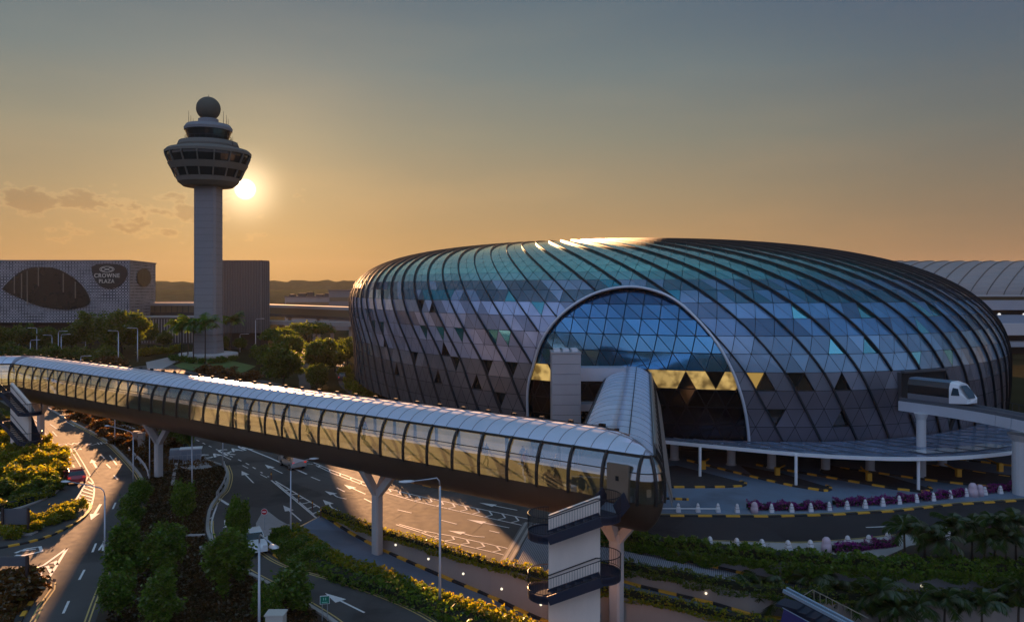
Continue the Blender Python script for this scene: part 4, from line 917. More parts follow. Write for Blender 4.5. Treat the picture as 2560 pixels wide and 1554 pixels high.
# ------------------------------------------------------------------ fluted block behind the tower
def fluted():
    d = 272; x0, x1 = D(551, d).x, D(651, d).x; zt, zb = zat(654, d), zat(832, d); t = empty('louvred_block', ((x0+x1)/2, d+6, 0), 'brown box building with vertical fins right behind the tower shaft', 'building')
    m = mat('fin_bronze', (.15, .14, .14), .6, noise=.1, scale=.5); mb = MB(); mb.prism([(x0, d+.3), (x1, d+.3), (x1+1.6, d+4), (x1-2.6, d+15), (x0, d+15)], zb, zt); wpart('body', mb, mat('fin_back', (.07, .065, .065), .7), t)
    mb = MB()
    for i in range(26): x = x0+(x1-x0)*i/25; mb.box(x-.14, x+.14, d-.15, d+.31, zb, zt-.01)
    for i in range(5): u = i/4; mb.obox((x1+.15+1.5*u, d+.5+3.6*u, (zb+zt)/2), .3, .4, zt-zb-.02, .9)
    wpart('fin', mb, m, t); mb = MB(); mb.prism([(x0-.1, d-.2), (x1+.1, d-.2), (x1+1.8, d+4), (x1-2.4, d+15), (x0-.1, d+15)], zt, zt+.5); wpart('roof', mb, mat('fin_roof', (.13, .10, .09), .8), t)
    mb = MB(); mb.box(x0+2, x1-1, d+3, d+12, 0, zb); wpart('podium', mb, mat('podium', (.05, .042, .036), .8), t)
fluted()
# ------------------------------------------------------------------ far airport buildings and link bridges
def far_buildings():
    gm = mat('far_grey', (.28, .26, .25), .7, noise=.15, scale=.2); gl = mat('far_glass', (.16, .12, .07), .3, .1); dk = mat('far_dark', (.06, .05, .045), .8, noise=.3, scale=.2); silver = mat('far_silver', (.34, .32, .31), .9, spec=.05)
    def link_tube(name, x0, x1, d, y0, y1, label, d2=None):
        d2 = d2 or d; a, b = D(x0, d), D(x1, d2); za, zb2 = zat(y0, d), zat(y1, d); t = empty(name, (a+b)/2, label, 'link bridge'); h = za-zb2; v = (b-a); v.z = 0
        mb = MB(); mb.beam(a+Vector((0, 0, za-h*.12)), b+Vector((0, 0, za-h*.12)), 5.4, h*.24); wpart('roof', mb, silver, t)
        mb = MB(); mb.beam(a+Vector((0, 0, za-h*.5)), b+Vector((0, 0, za-h*.5)), 4.6, h*.52); wpart('glazing', mb, gl, t)
        mb = MB(); mb.beam(a+Vector((0, 0, zb2+h*.12)), b+Vector((0, 0, zb2+h*.12)), 5.2, h*.24); wpart('deck', mb, dk, t)
        n = int(v.length/2.2); mb = MB()
        for i in range(n+1): q = a.lerp(b, i/n); mb.box(q.x-.1, q.x+.1, q.y-2.55, q.y-2.29, zb2+h*.2, za-h*.2)
        wpart('mullion', mb, dk, t)
        for i in range(1, int(v.length/22)+1): q = a.lerp(b, min(1, i*22/v.length)); mb = MB(); mb.box(q.x-.5, q.x+.5, q.y-.5, q.y+.5, 0, zb2); wpart('column', mb, gm, t)
    link_tube('link_bridge', 380, 560, 330, 756, 788, 'distant glazed link bridge between the patterned building and the tower shaft')
    link_tube('link_bridge', 660, 905, 322, 760, 788, 'distant glazed link bridge running from the fin-clad block to the dome', 268)
    a = empty('viaduct', D(640, 285), 'low concrete viaduct crossing behind the round tree near the fin-clad block', 'viaduct')
    mb = MB(); p, q = D(640, 285, 9.0), D(900, 262, 9.2); mb.beam(p, q, 6, 1.3); wpart('deck', mb, gm, a)
    for i in range(6): r = p.lerp(q, (i+.5)/6); mb = MB(); mb.box(r.x-.5, r.x+.5, r.y-.5, r.y+.5, 0, 8.4); wpart('column', mb, gm, a)
    def flat(x0, x1, d, y, dep, label, m, plant=True):
        a, b = D(x0, d), D(x1, d); zt = zat(y, d); t = empty('terminal_building', ((a.x+b.x)/2, d+dep/2, 0), label, 'building'); mb = MB(); mb.box(a.x, b.x, d, d+dep, 0, zt); wpart('walls', mb, m, t)
        mb = MB(); mb.box(a.x-.4, b.x+.4, d-.4, d+dep+.4, zt, zt+.5); wpart('roof', mb, mat('far_roof', (.16, .14, .14), .9, spec=.0), t)
        if plant:
            for i in range(5): x = a.x+(b.x-a.x)*(.12+.19*i); mb = MB(); mb.box(x-1.5, x+1.4+i % 2, d+3, d+6, zt+.5, zt+1.6+(i*7 % 3)*.6); wpart('roof_plant', mb, dk, t)
        mb = MB()
        for k in range(3): z = zt*(.3+.22*k); mb.box(a.x+.5, b.x-.5, d-.06, d+.2, z, z+zt*.1)
        wpart('window_band', mb, gl, t)
    flat(712, 830, 430, 743, 30, 'low grey terminal wing with roof plant far behind the link bridge', gm)
    flat(822, 930, 400, 727, 40, 'boxy grey terminal wing just left of the dome on the skyline', mat('far_brown', (.22, .19, .18), .8, noise=.15, scale=.2), False)
    flat(385, 560, 372, 757, 20, 'long low terminal roofline behind the tower shaft', gm, False)
    # dark under-deck wall below the first link
    mb = MB(); t = empty('service_block', D(440, 300), 'long dark service building under the link bridge left of the tower', 'building'); p, q = D(352, 302), D(560, 302); mb.box(p.x, q.x, 302, 312, 0, zat(794, 302)); wpart('walls', mb, dk, t)
    mb = MB(); mb.box(p.x-.4, q.x+.4, 301.5, 312.4, zat(794, 302), zat(791, 302)); wpart('roof', mb, gm, t)
    mb = MB()
    for i in range(30): x = p.x+(q.x-p.x)*(i+.5)/30; mb.box(x-.12, x+.12, 301.9, 302.02, .5, zat(797, 302))
    wpart('pilaster', mb, gm, t)
far_buildings()
def right_terminal():
    d = 262; t = empty('vaulted_terminal', (150, d, 0), 'vaulted grey terminal roof with curved ribs behind the right end of the dome', 'building')
    rm = mat('vault_roof', (.30, .27, .26), .8, spec=.1, noise=.12, scale=.3, streak=(1, 6, 6)); cm = mat('terrace_grey', (.34, .33, .36), .7, noise=.1, scale=.3); dk = mat('terrace_dark', (.03, .028, .028), .7)
    x0, x1 = 118, 330; ze = zat(738, d); zt = zat(652, d+30); prof = [(d+1+34*math.sin(a)**1.0*0+34*(1-math.cos(a)), ze+(zt-ze)*math.sin(a)) for a in [math.pi/2*i/14 for i in range(15)]]; prof += [(d+70, zt-1), (d+100, ze)]
    mb = MB(); n = len(prof); mb.add([(x, y, z) for x in (x0, x1) for y, z in prof], [(i, n+i, n+i+1, i+1) for i in range(n-1)]); mb.poly([(x0, y, z) for y, z in prof]); wpart('roof', mb, rm, t)
    mb = MB()
    for i in range(44):
        x = x0-30+i*5.6; P = [Vector((x+34*(j/14)**1.5, y-.05, z+.12)) for j, (y, z) in enumerate(prof[:15])]; mb.tube(P, .16, 5)
    wpart('roof_rib', mb, mat('vault_rib', (.10, .085, .08), .6), t)
    def band(y0, y1, off, dep, m, nm): mb = MB(); mb.box(x0+8, x1, d+off, d+off+dep, zat(y1, d), zat(y0, d)); wpart(nm, mb, m, t)
    band(737, 741, -2, 60, mat('gutter', (.42, .39, .38), .6), 'gutter'); band(741, 750, 0, 50, mat('clerestory', (.10, .07, .02), .3), 'clerestory')
    band(750, 774, -3, 50, cm, 'parapet'); band(774, 786, 2, 50, dk, 'window_band'); band(786, 806, -5, 50, mat('terrace_blue', (.24, .27, .33), .6), 'parapet')
    band(806, 834, -8, 50, mat('terrace_white', (.55, .50, .50), .6), 'terrace'); band(834, 850, -2, 50, dk, 'window_band'); band(850, 862, -9, 50, cm, 'terrace'); band(862, 895, -3, 50, dk, 'window_band'); band(895, 1010, -9, 50, mat('terrace_low', (.10, .10, .11), .7), 'walls')
    for x in range(-2, 4): mb = MB(); mb.lathe([(.01, 0), (.45, .2), (.45, .6), (.01, .8)], (148+x*8, d-4.6, zat(787, d)), n=10); wpart('deck_lamp', mb, mat('lamp_glow', (.6, .6, .6), .5, emit=(1, .95, .85, .09)), t)
right_terminal()
def hills():
    rng = np.random.default_rng(3); m = mat('hill_forest', (.045, .055, .022), 1., spec=0., noise=.5, scale=.06, bump=.6)
    for d, h, amp, sd in ((1500, 40, 7, 1), (1180, 26, 5, 2)):
        nx, ny = 420, 9; xs = np.linspace(-2200, 2200, nx); ph = rng.uniform(0, 6.3, 12); top = h+amp*sum(np.sin(xs*(.004*1.55**k)+ph[k])*.62**k for k in range(12))*.6+rng.normal(0, 1.0, nx)
        if sd == 2: top = np.where(xs < -120, top*.75, top*.5)
        V = []
        for j in range(ny): f = math.sin(math.pi*j/(ny-1))**.6; V.append(np.stack([xs, np.full(nx, d+j*45.)+rng.normal(0, 4, nx), top*f*(1+rng.normal(0, .04, nx))], 1))
        V = np.concatenate(V); Fq = np.array([(j*nx+i, j*nx+i+1, (j+1)*nx+i+1, (j+1)*nx+i) for j in range(ny-1) for i in range(nx-1)]); me = np_mesh('hills', V, Fq, [m]); struct('hills', me, m)
hills()
# ------------------------------------------------------------------ canopy, columns, train line on the right
canopy = empty('entrance_canopy', (30, 88, 0), 'curving glass entrance canopy with a white edge round the foot of the dome', 'canopy')
def build_canopy():
    zc = 3.55
    OUT = smooth_path([G(x, y, zc) for x, y in ((1500,1085),(1600,1094),(1660,1101),(1830,1117),(1990,1132),(2130,1140),(2262,1144),(2418,1140),(2535,1128),(2650,1108),(2800,1070))], 2)
    OUT = sub(OUT, 44); INN = []
    for p in OUT:
        best = min((jp(c/2, 0) for c in range(200, 300)), key=lambda q: (q-p).length); INN.append(Vector((best.x, best.y, 3.3))-(best-p).normalized()*.3)
    gm = mat('canopy_glass', (.24, .33, .50), .22, .5, noise=.35, scale=.5); fm = mat('canopy_frame', (.06, .07, .09), .5, .2)
    mb = MB(); mb.ribbon(OUT, INN); mb.ribbon([p+Vector((0, 0, -.12)) for p in INN], [p+Vector((0, 0, -.12)) for p in OUT]); wpart('roof', mb, gm, canopy)
    mb = MB()
    for i in range(0, 45, 2):
        a, b = OUT[i]+Vector((0, 0, .03)), INN[max(0, i-3)]+Vector((0, 0, .03)); mb.beam(a, b, .12, .06)
    for t in (.25, .6): mb.tube([a.lerp(b, t)+Vector((0, 0, .03)) for a, b in zip(OUT, INN)], .05, 4)
    wpart('glazing_bar', mb, fm, canopy)
    mb = MB()
    for a, b in zip(OUT, OUT[1:]): mb.beam(a+Vector((0, -.05, -.14)), b+Vector((0, -.05, -.14)), .22, .36)
    wpart('edge_beam', mb, white, canopy)
    for i in (22, 24, 26, 28):
        a, b = OUT[i], INN[i-2]; c = OUT[i+2]; e = INN[i]; q = [a.lerp(b, .12), c.lerp(e, .12), c.lerp(e, .38), a.lerp(b, .38)]; q = [x+Vector((0, 0, .1)) for x in q]; cen = sum(q, Vector())/4; mb = MB(); mb.poly([cen+(x-cen)*.8 for x in q]); wpart('skylight', mb, mat('skylight_pane', (.6, .66, .72), .12, .5), canopy)
    for x, y in ((1750,1193),(1990,1216),(2296,1227),(2533,1213)):
        b = G(x, y); mb = MB(); mb.tube([b, b+Vector((0, 0, 3.4))], .16, 10); wpart('post', mb, white, canopy)
build_canopy()
colm = mat('round_column', (.52, .52, .54), .6, noise=.08, scale=1)
for x, y, lab in ((1686,1148,'thick pale round column nearest the footbridge under the canopy'), (1828,1161,'second thick round column from the footbridge, with a small dark notice'), (1929,1169,'third thick round column from the footbridge'), (2064,1175,'fourth thick round column, right of the middle thin post'), (2175,1177,'fifth thick round column, under the canopy skylights'), (2356,1163,'round column just right of the train pier'), (2420,1150,'short visible round column deepest under the canopy')):
    b = G(x, y); mb = MB(); mb.lathe([(.62, 0), (.62, .1), (.5, .14), (.5, 3.05), (.01, 3.05)], n=20); o = link('round_column', mb.mesh('round_column', colm, False)); o.location = b; tag(o, lab, 'column', 'round columns under the dome')
def train_line():
    t = empty('train_viaduct', (50, 88, 0), 'white elevated train track beam on tall columns', 'viaduct'); A = D(2262, 92.5, zat(1000, 92.5)); B = D(2420, 86.5, zat(1020, 86.5)); C = D(2560, 81.5, zat(1046, 81.5)); E2 = D(2760, 76, zat(1090, 76)); P = smooth_path([A, B, C, E2], 2)
    mb = MB()
    for a, b in zip(P, P[1:]): mb.beam(a+Vector((0, 0, -.53)), b+Vector((0, 0, -.53)), 2.6, 1.06)
    wpart('track_beam', mb, mat('beam_white', (.44, .46, .52), .6, noise=.08, scale=.6), t)
    mb = MB()
    for s in (-.95, .95):
        for a, b in zip(P, P[1:]): n = (b-a).cross(Vector((0, 0, 1))).normalized()*s; mb.beam(a+n+Vector((0, 0, .2)), b+n+Vector((0, 0, .2)), .3, .4)
    wpart('guide_rail', mb, mat('guide_rail', (.08, .09, .11), .6), t)
    mb = MB()
    n_ = 14
    for i in range(n_): q = P[len(P)//2].lerp(P[-1], i/n_); mb.tube([q+Vector((.9, .9, .3)), q+Vector((.9, .9, 1.2))], .035, 4)
    mb.tube([P[len(P)//2]+Vector((.9, .9, 1.2)), P[-1]+Vector((.9, .9, 1.2))], .035, 4); wpart('railing', mb, dark, t)
    for x, dd, r in ((2303, 89.4, .5), (2557, 82, .95)):
        b = D(x, dd); zt = zat(1030 if x < 2400 else 1082, dd); mb = MB(); mb.lathe([(r, 0), (r, zt-.8), (r*1.5, zt-.1), (.02, zt-.1)], n=18); o = wpart('column', MB().add([(v[0]+b.x, v[1]+b.y, v[2]) for v in mb.v], mb.f), colm, t)
    # the train: two-tone car with an angular white front
    d = (B-A).normalized(); n = d.cross(Vector((0, 0, 1))).normalized(); o = A.lerp(B, .93)+Vector((0, 0, .42)); tr = empty('people_mover_train', o, 'white and black driverless train coming out of the dome on the white track beam', 'train')
    def q(u, s, z): return o+d*u+n*s+Vector((0, 0, z))
    w, h = 1.15, 2.35; blk = mat('train_black', (.012, .013, .016), .12, coat=.5); wht = mat('train_white', (.75, .76, .8), .3, coat=.4); gls = mat('train_glass', (.05, .09, .13), .06, .4)
    sec = [(-w, .0), (-w*1.02, .6), (-w, 1.6), (-w*.82, 2.2), (-w*.5, h), (w*.5, h), (w*.82, 2.2), (w, 1.6), (w*1.02, .6), (w, .0)]
    mb = MB(); us = [-5.6, -.9]; vs = [q(u, s, z) for u in us for s, z in sec]; k = len(sec); mb.add(vs, [(i, k+i, k+i+1, i+1) for i in range(k-1)]); wpart('car_body', mb, blk, tr)
    mb = MB(); mb.add([q(u, s*1.01, z) for u in us for s, z in ((-w*.84, 2.22), (-w*.5, h+.02), (w*.5, h+.02), (w*.84, 2.22))], [(0,4,5,1),(1,5,6,2),(2,6,7,3)]); wpart('car_roof', mb, mat('train_roof', (.12, .17, .25), .3, .3), tr)
    mb = MB(); mb.add([q(u, s, z) for u in us for s, z in ((-w*1.03, .62), (-w*1.02, .0), (w*1.02, .0), (w*1.03, .62))], [(0,4,5,1)[::-1],(2,6,7,3)[::-1]]); wpart('skirt', mb, mat('train_skirt', (.14, .15, .18), .4), tr)
    front = [(s*.86, .15+z*.86) for s, z in sec]; mb = MB(); vs = [q(-.9, s*1.03, z*1.01) for s, z in sec]+[q(.0 if z > 1.4 else .95, s, z) for s, z in front]; mb.add(vs, [(i, k+i, k+i+1, i+1) for i in range(k-1)]+[tuple(range(k, 2*k))]); wpart('nose', mb, wht, tr)
    mb = MB(); mb.add([q(.99, -.6, .7), q(.99, .6, .7), q(.66, .78, 1.3), q(.06, .6, 1.98), q(.06, -.6, 1.98), q(.66, -.78, 1.3)], [(0,1,2,3,4,5)]); wpart('windscreen', mb, gls, tr)
    mb = MB(); mb.add([q(-.7, w*1.06, .9), q(.2, w*1.0, .95), q(.05, w*.98, 1.7), q(-.5, w*1.03, 1.75)], [(0,1,2,3)]); wpart('side_window', mb, gls, tr)
    for s in (-.6, .6): mb = MB(); mb.obox(q(1.0, s, .45), .14, .2, .12, math.atan2(d.y, d.x)); wpart('headlight', mb, mat('headlight', (.7, .7, .7), .2), tr)
train_line()
# ------------------------------------------------------------------ vegetation
LF_dark = leafmat('leaf_dark', (.040, .090, .010, 1), (.13, .21, .028, 1), .38)
LF_mid = leafmat('leaf_mid', (.050, .090, .012, 1), (.13, .165, .026, 1), .44)
LF_gold = leafmat('leaf_gold', (.11, .15, .010, 1), (.27, .27, .02, 1), .52, (.24, .15, .02, 1))
LF_red = leafmat('leaf_rust', (.075, .035, .010, 1), (.15, .06, .015, 1), .35, (.09, .08, .02, 1))
LF_brown = leafmat('leaf_brown', (.024, .015, .007, 1), (.062, .034, .012, 1), .25, (.035, .038, .010, 1))
LF_mag = leafmat('leaf_magenta', (.16, .012, .15, 1), (.26, .03, .24, 1), .3, (.03, .05, .015, 1))
LF_palm = leafmat('leaf_palm', (.014, .034, .008, 1), (.05, .075, .014, 1), .35)
bark = mat('bark', (.06, .045, .035), .9, noise=.3, scale=3)
core_m = mat('foliage_core', (.010, .014, .005), 1.)
def crown(name, rx, ry, rz, z0, ncl, nl, size, seed, m, shape='round', cl=.28):
    rng = np.random.default_rng(seed); u = rng.normal(size=(ncl, 3)); u /= np.linalg.norm(u, axis=1)[:, None]; r = rng.uniform(.15, 1, (ncl, 1))**.45; c = u*r
    if shape == 'cone': t = (c[:, 2]+1)/2; k = np.clip(1.15-.85*t, .15, 1); c[:, 0] *= k; c[:, 1] *= k
    if shape == 'flat': c[:, 2] = np.abs(c[:, 2])*.9-.1; 
    c *= rng.uniform(.78, 1.22, (ncl, 1))
    C = (c[:, None, :]+rng.normal(size=(ncl, nl, 3))*cl*rng.uniform(.6, 1.2, (ncl, 1, 1))*.62).reshape(-1, 3)*np.array([rx, ry, rz])+np.array([0, 0, z0])
    C = C[C[:, 2] > .15]; V, Fq = leaves(C, size, rng); return np_mesh(name, V, Fq, [m])
def trunk_mb(h, r, limbs, spread, seed):
    rg = random.Random(seed); mb = MB(); b = .12*h; mb.tube([(0, 0, -.1), (rg.uniform(-.05, .05)*h, rg.uniform(-.05, .05)*h, h*.5), (rg.uniform(-.06, .06)*h, 0, h)], [r*1.25, r*.85, r*.35], 7)
    for i in range(limbs): a = 2*math.pi*i/limbs+rg.uniform(-.3, .3); z = h*rg.uniform(.4, .75); e = Vector((math.cos(a)*spread, math.sin(a)*spread, z+spread*rg.uniform(.5, .9))); mb.tube([(0, 0, z), e*.55+Vector((0, 0, z*.45)), e], [r*.5, r*.35, r*.12], 5)
    return mb
PROTO = {}
def tree_kind(key, mname, h, rx, rz, ncl, nl, size, seed, m, shape='round', trunk=.5, r=.16, limbs=5, cl=.28):
    me = crown('crown', rx, rx, rz, h-rz, ncl, nl, size, seed, m, shape, cl); tk = trunk_mb(h*trunk+rz*.4, r, limbs, rx*.55, seed).mesh('trunk', bark, True); PROTO[key] = (mname, me, tk, h)
def plant(key, x, yb, label, cat, group=None, h=None, w=1., d=None, z=0., rz=None, seed=[0]):
    mname, me, tk, h0 = PROTO[key]; p = G(x, yb, z) if d is None else D(x, d, z); seed[0] += 1; s = (h/h0) if h else 1.
    t = empty(mname, p, label, cat, group, rz if rz is not None else (seed[0]*2.4) % 6.28); t.scale = (s*w, s*w, s)
    part('crown', me, None, t); part('trunk', tk, None, t); return t
for i in range(3):
    tree_kind('young%d' % i, 'broadleaf_tree', 5.6, 1.5, 2.15, 60, 150, .20, 11+i, LF_dark, ['round', 'cone', 'round'][i], .45, .1, 4, .25)
    tree_kind('big%d' % i, 'spreading_tree', 12, 5.6, 4.2, 90, 110, .55, 31+i, LF_mid, 'round', .5, .3, 6, .24)
tree_kind('flat', 'umbrella_tree', 12, 8.5, 3.2, 90, 110, .6, 51, LF_mid, 'flat', .7, .35, 7, .20)
tree_kind('bush', 'shrub', 1.7, 1.25, .95, 34, 70, .20, 61, LF_gold, 'round', .3, .05, 4, .32)
tree_kind('bushg', 'shrub', 1.7, 1.25, .95, 34, 70, .20, 62, LF_mid, 'round', .3, .05, 4, .32)
tree_kind('bushd', 'shrub', 1.7, 1.25, .95, 34, 70, .20, 63, LF_dark, 'round', .3, .05, 4, .32)
tree_kind('bushr', 'shrub', 1.2, 1.25, .7, 34, 70, .18, 64, LF_red, 'round', .3, .05, 4, .32)
def H(yb, yt, z=0.):
    d = (CAMZ-z)*F/(yb-HZ); return (yb-yt)*d/F
YT = [(352,1300,1197,'small dark young tree at the road edge, farthest of the planted median',1.0,'young0'), (330,1345,1222,'young tree overlapping the left road edge, second from the far end of the median',1.1,'young1'),
      (458,1345,1200,'narrow young tree in the middle of the brown bed near the metal cabinet',.9,'young2'), (312,1512,1303,'bright green pointed tree nearest the left road',1.05,'young1'), (408,1508,1312,'rounded young tree in the middle of the front group on the brown bed',1.1,'young0'),
      (292,1590,1425,'dark tree low in the picture with its trunk on the left road kerb',1.1,'young2'), (402,1610,1425,'young tree at the bottom edge of the brown bed',1.2,'young1'), (594,1430,1240,'tall narrow tree beside the white car',.66,'young2'),
      (570,1540,1325,'leafy tree with thin trunk between the brown bed and the dark branch road',1.15,'young0'), (735,1570,1400,'broad dark tree in front of the green direction sign',1.35,'young1'), (668,1600,1455,'low dark tree beside the tall lamp post at the bottom edge',1.1,'young2')]
for x, yb, yt, lab, w, k in YT:
    yb -= .2*(yb-yt); plant(k, x, yb, lab, 'tree', None, H(yb, yt)*.98, w*1.0)
for x, yb, yt, lab, w, k in ((430,1110,1040,'small tree behind the branching pier on the median',1.2,'young0'), (462,1122,1050,'dark bushy tree beside the far end of the wide road',1.2,'young1'), (318,1062,1018,'yellow-green clipped tree under the footbridge by the left road',1.6,'young2')):
    plant(k, x, yb, lab, 'tree', None, H(yb, yt), w)
# mid-distance trees round the tower
MT = [(225,880,788,'big round tree in front of the patterned building','big0',1.05), (305,890,785,'dark spreading tree at the right corner of the patterned building','big1',1.15), (372,868,808,'small ball-shaped tree on the lawn left of the tower','big2',.75), (410,872,830,'low leafy tree between the ball-shaped tree and the tower palms','big0',.9), (180,878,820,'smaller tree left of the big round tree','big2',1.0), (120,880,822,'dark tree half hidden behind lamp posts at far left','big1',1.1), (60,880,815,'tall dark tree at the far left under the patterned building','big0',1.0), (10,885,818,'dark tree cut by the left edge of the picture','big2',1.0), (-45,890,812,'tree just outside the left edge','big1',1.1),
      (768,885,805,'wide umbrella-shaped tree right of the fin-clad block','flat',1.0), (700,900,820,'umbrella-shaped tree overlapping the fin-clad block','flat',.8), (722,920,842,'leafy tree above the big round bush by the bright road','big1',1.0), (706,972,868,'large round dark tree beside the bright road','big0',1.0), (805,945,850,'tree with dense crown between the bright road and the dome','big2',.95), (838,930,862,'small tree close to the left end of the dome','big1',.9), (790,978,915,'yellow-green low tree at the roadside below the dense crown','big1',.9), (655,915,862,'low tree between the round grass plot and the umbrella trees','big2',1.0), (868,915,850,'tree at the foot of the dome, left end','big0',.8), (600,880,845,'small tree behind the round grass plot','big2',.9), (560,878,842,'small tree right behind the tower plinth','big1',.8)]
for x, yb, yt, lab, k, w in MT: plant(k, x, yb, lab, 'tree', None, H(yb, yt), w)
# hedge-like shrubs
rg = random.Random(4)
SH = [('bush', [(18,1160),(55,1175),(95,1180),(130,1170),(40,1140),(80,1150),(120,1140),(12,1195),(60,1210),(100,1215),(135,1195),(22,1110),(100,1128),(140,1150),(10,1070),(60,1100)], 'sunlit yellow-green shrub in the mass left of the red car', 'yellow-green shrubs beside the left road', 1.75),
      ('bushg', [(20,1240),(60,1248),(100,1240),(-20,1245),(130,1226)], 'green shrub at the front of the planting above the exit lane', 'green shrubs above the exit lane', 1.3),
      ('bush', [(12,1335),(40,1322),(68,1316),(95,1306),(120,1300),(145,1290),(170,1284),(195,1272),(30,1345),(80,1328),(130,1310),(165,1298)], 'yellow-green shrub on the kerbed island between the two left lanes', 'shrubs on the kerbed island', .95),
      ('bushr', [(10,1470),(35,1480),(20,1500),(50,1462),(5,1530),(40,1500)], 'rust-coloured shrub on the corner island at the bottom left', 'rust shrubs on the corner island', 1.2),
      ('bushr', [(200,1050),(225,1058),(250,1072),(270,1090),(300,1108),(330,1120),(350,1140),(372,1150),(300,1085),(330,1100),(360,1118),(400,1130),(420,1120),(240,1050),(180,1035),(150,1025)], 'rust-red shrub in the bed along the far side of the left road', 'rust-red shrubs along the left road', 1.1),
      ('bushg', [(255,1042),(280,1046),(305,1050),(330,1058)], 'bright green clipped shrub just below the footbridge belly', 'clipped green shrubs below the footbridge', 1.5),
      ('bushg', [(20,893),(50,897),(80,899),(110,899),(140,897),(165,897),(190,896),(215,898),(245,900),(270,902),(-10,893)], 'rounded shrub in the row beyond the left end of the footbridge roof', 'rounded shrubs beyond the footbridge', 3.2),
      ('bushd', [(455,905),(480,908),(505,909),(530,909),(555,907),(580,902),(435,902)], 'dark clipped shrub in the ring round the tower plinth', 'clipped shrubs round the tower plinth', 1.5),
      ('bush', [(360,890),(385,886),(415,884),(440,880)], 'golden shrub in the strip left of the tower plinth', 'golden shrubs left of the tower', 2.2),
      ('bushr', [(270,912),(300,915),(540,938),(570,944),(600,950),(630,950),(520,934)], 'rusty shrub in the roadside bed below the tower', 'rusty shrubs in the roadside bed below the tower', 1.8),
      ('bushd', [(690,1372),(715,1385),(745,1385),(770,1402),(800,1402),(700,1350),(730,1352),(760,1375),(790,1390)], 'dark bush on the green bank between the branch road and the ramp', 'dark bushes on the bank beside the ramp', .9),
      ('bush', [(870,960),(880,975),(900,985),(925,995),(860,935),(868,948)], 'sunlit shrub along the foot of the dome beside the narrow road', 'shrubs at the left foot of the dome', 1.8)]
for k, pts, lab, grp, h in SH:
    for x, y in pts: plant(k, x, y, lab, 'shrub', grp, h*rg.uniform(.85, 1.2), rg.uniform(.9, 1.25))
# palms
def palm_crown(nf, ln, seed, m, droop=1.0, lw=.10):
    rng = np.random.default_rng(seed); Vs = []; 
    for i in range(nf):
        a = 2*math.pi*i/nf+rng.uniform(-.2, .2); el = rng.uniform(.15, 1.25); L_ = ln*rng.uniform(.8, 1.1); pts = []; p = np.zeros(3); ang = el; N = 16
        for k in range(N): pts.append(p.copy()); p = p+np.array([math.cos(a)*math.cos(ang), math.sin(a)*math.cos(ang), math.sin(ang)])*L_/N; ang -= droop*2.0/N*(.4+k/N)
        sdv = np.array([-math.sin(a), math.cos(a), 0])
        for k in range(1, N-1):
            for sg in (-1, 1):
                for h in (0, .5):
                    b = pts[k]*(1-h)+pts[k+1]*h; fl = ln*.30*math.sin(math.pi*(k+.6)/N)**.6; tip = b+sdv*sg*fl*.8+(pts[k+1]-pts[k])/np.linalg.norm(pts[k+1]-pts[k])*fl*.6-np.array([0, 0, fl*rng.uniform(.25, .6)])
                    w = (pts[k+1]-pts[k])/np.linalg.norm(pts[k+1]-pts[k])*lw*.5; Vs += [b-w, b+w, tip+w*.2, tip-w*.2]
        for k in range(N-1): w = sdv*.03; Vs += [pts[k]-w, pts[k]+w, pts[k+1]+w, pts[k+1]-w]
    V = np.array(Vs); return np_mesh('crown', V, np.arange(len(V)).reshape(-1, 4), [m])
PC = [palm_crown(17, 2.1, 70+i, LF_palm) for i in range(3)]; PCB = palm_crown(26, 3.6, 75, LF_dark, .9, .16)
def palm(x, yb, h, lab, k, d=None, z=0., crown_s=1., big=False, lean=.1):
    p = G(x, yb, z) if d is None else D(x, d, z); t = empty('palm_tree', p, lab, 'palm tree', None, (x*.37) % 6.28); mb = MB(); mb.tube([(0, 0, -.2), (lean*.3, 0, h*.5), (lean, 0, h)], [.2 if big else .11, .16 if big else .08, .13 if big else .07], 7); part('trunk', mb, bark, t, True)
    c = part('crown', PCB if big else PC[k % 3], None, t); c.location = (lean, 0, h); c.scale = (crown_s,)*3
for x, yb, hh, lab in ((454,903,12.5,'left palm of the clump before the tower shaft'), (484,908,13.5,'palm with a straight trunk touching the left edge of the tower shaft'), (513,909,14,'tall palm standing in front of the tower shaft'), (470,898,11.5,'shorter palm inside the clump left of the tower'), (577,880,13,'reddish palm behind the tower, in front of the fin-clad block')): palm(x, yb, hh*.80, lab, 0, big=True, crown_s=1.5)
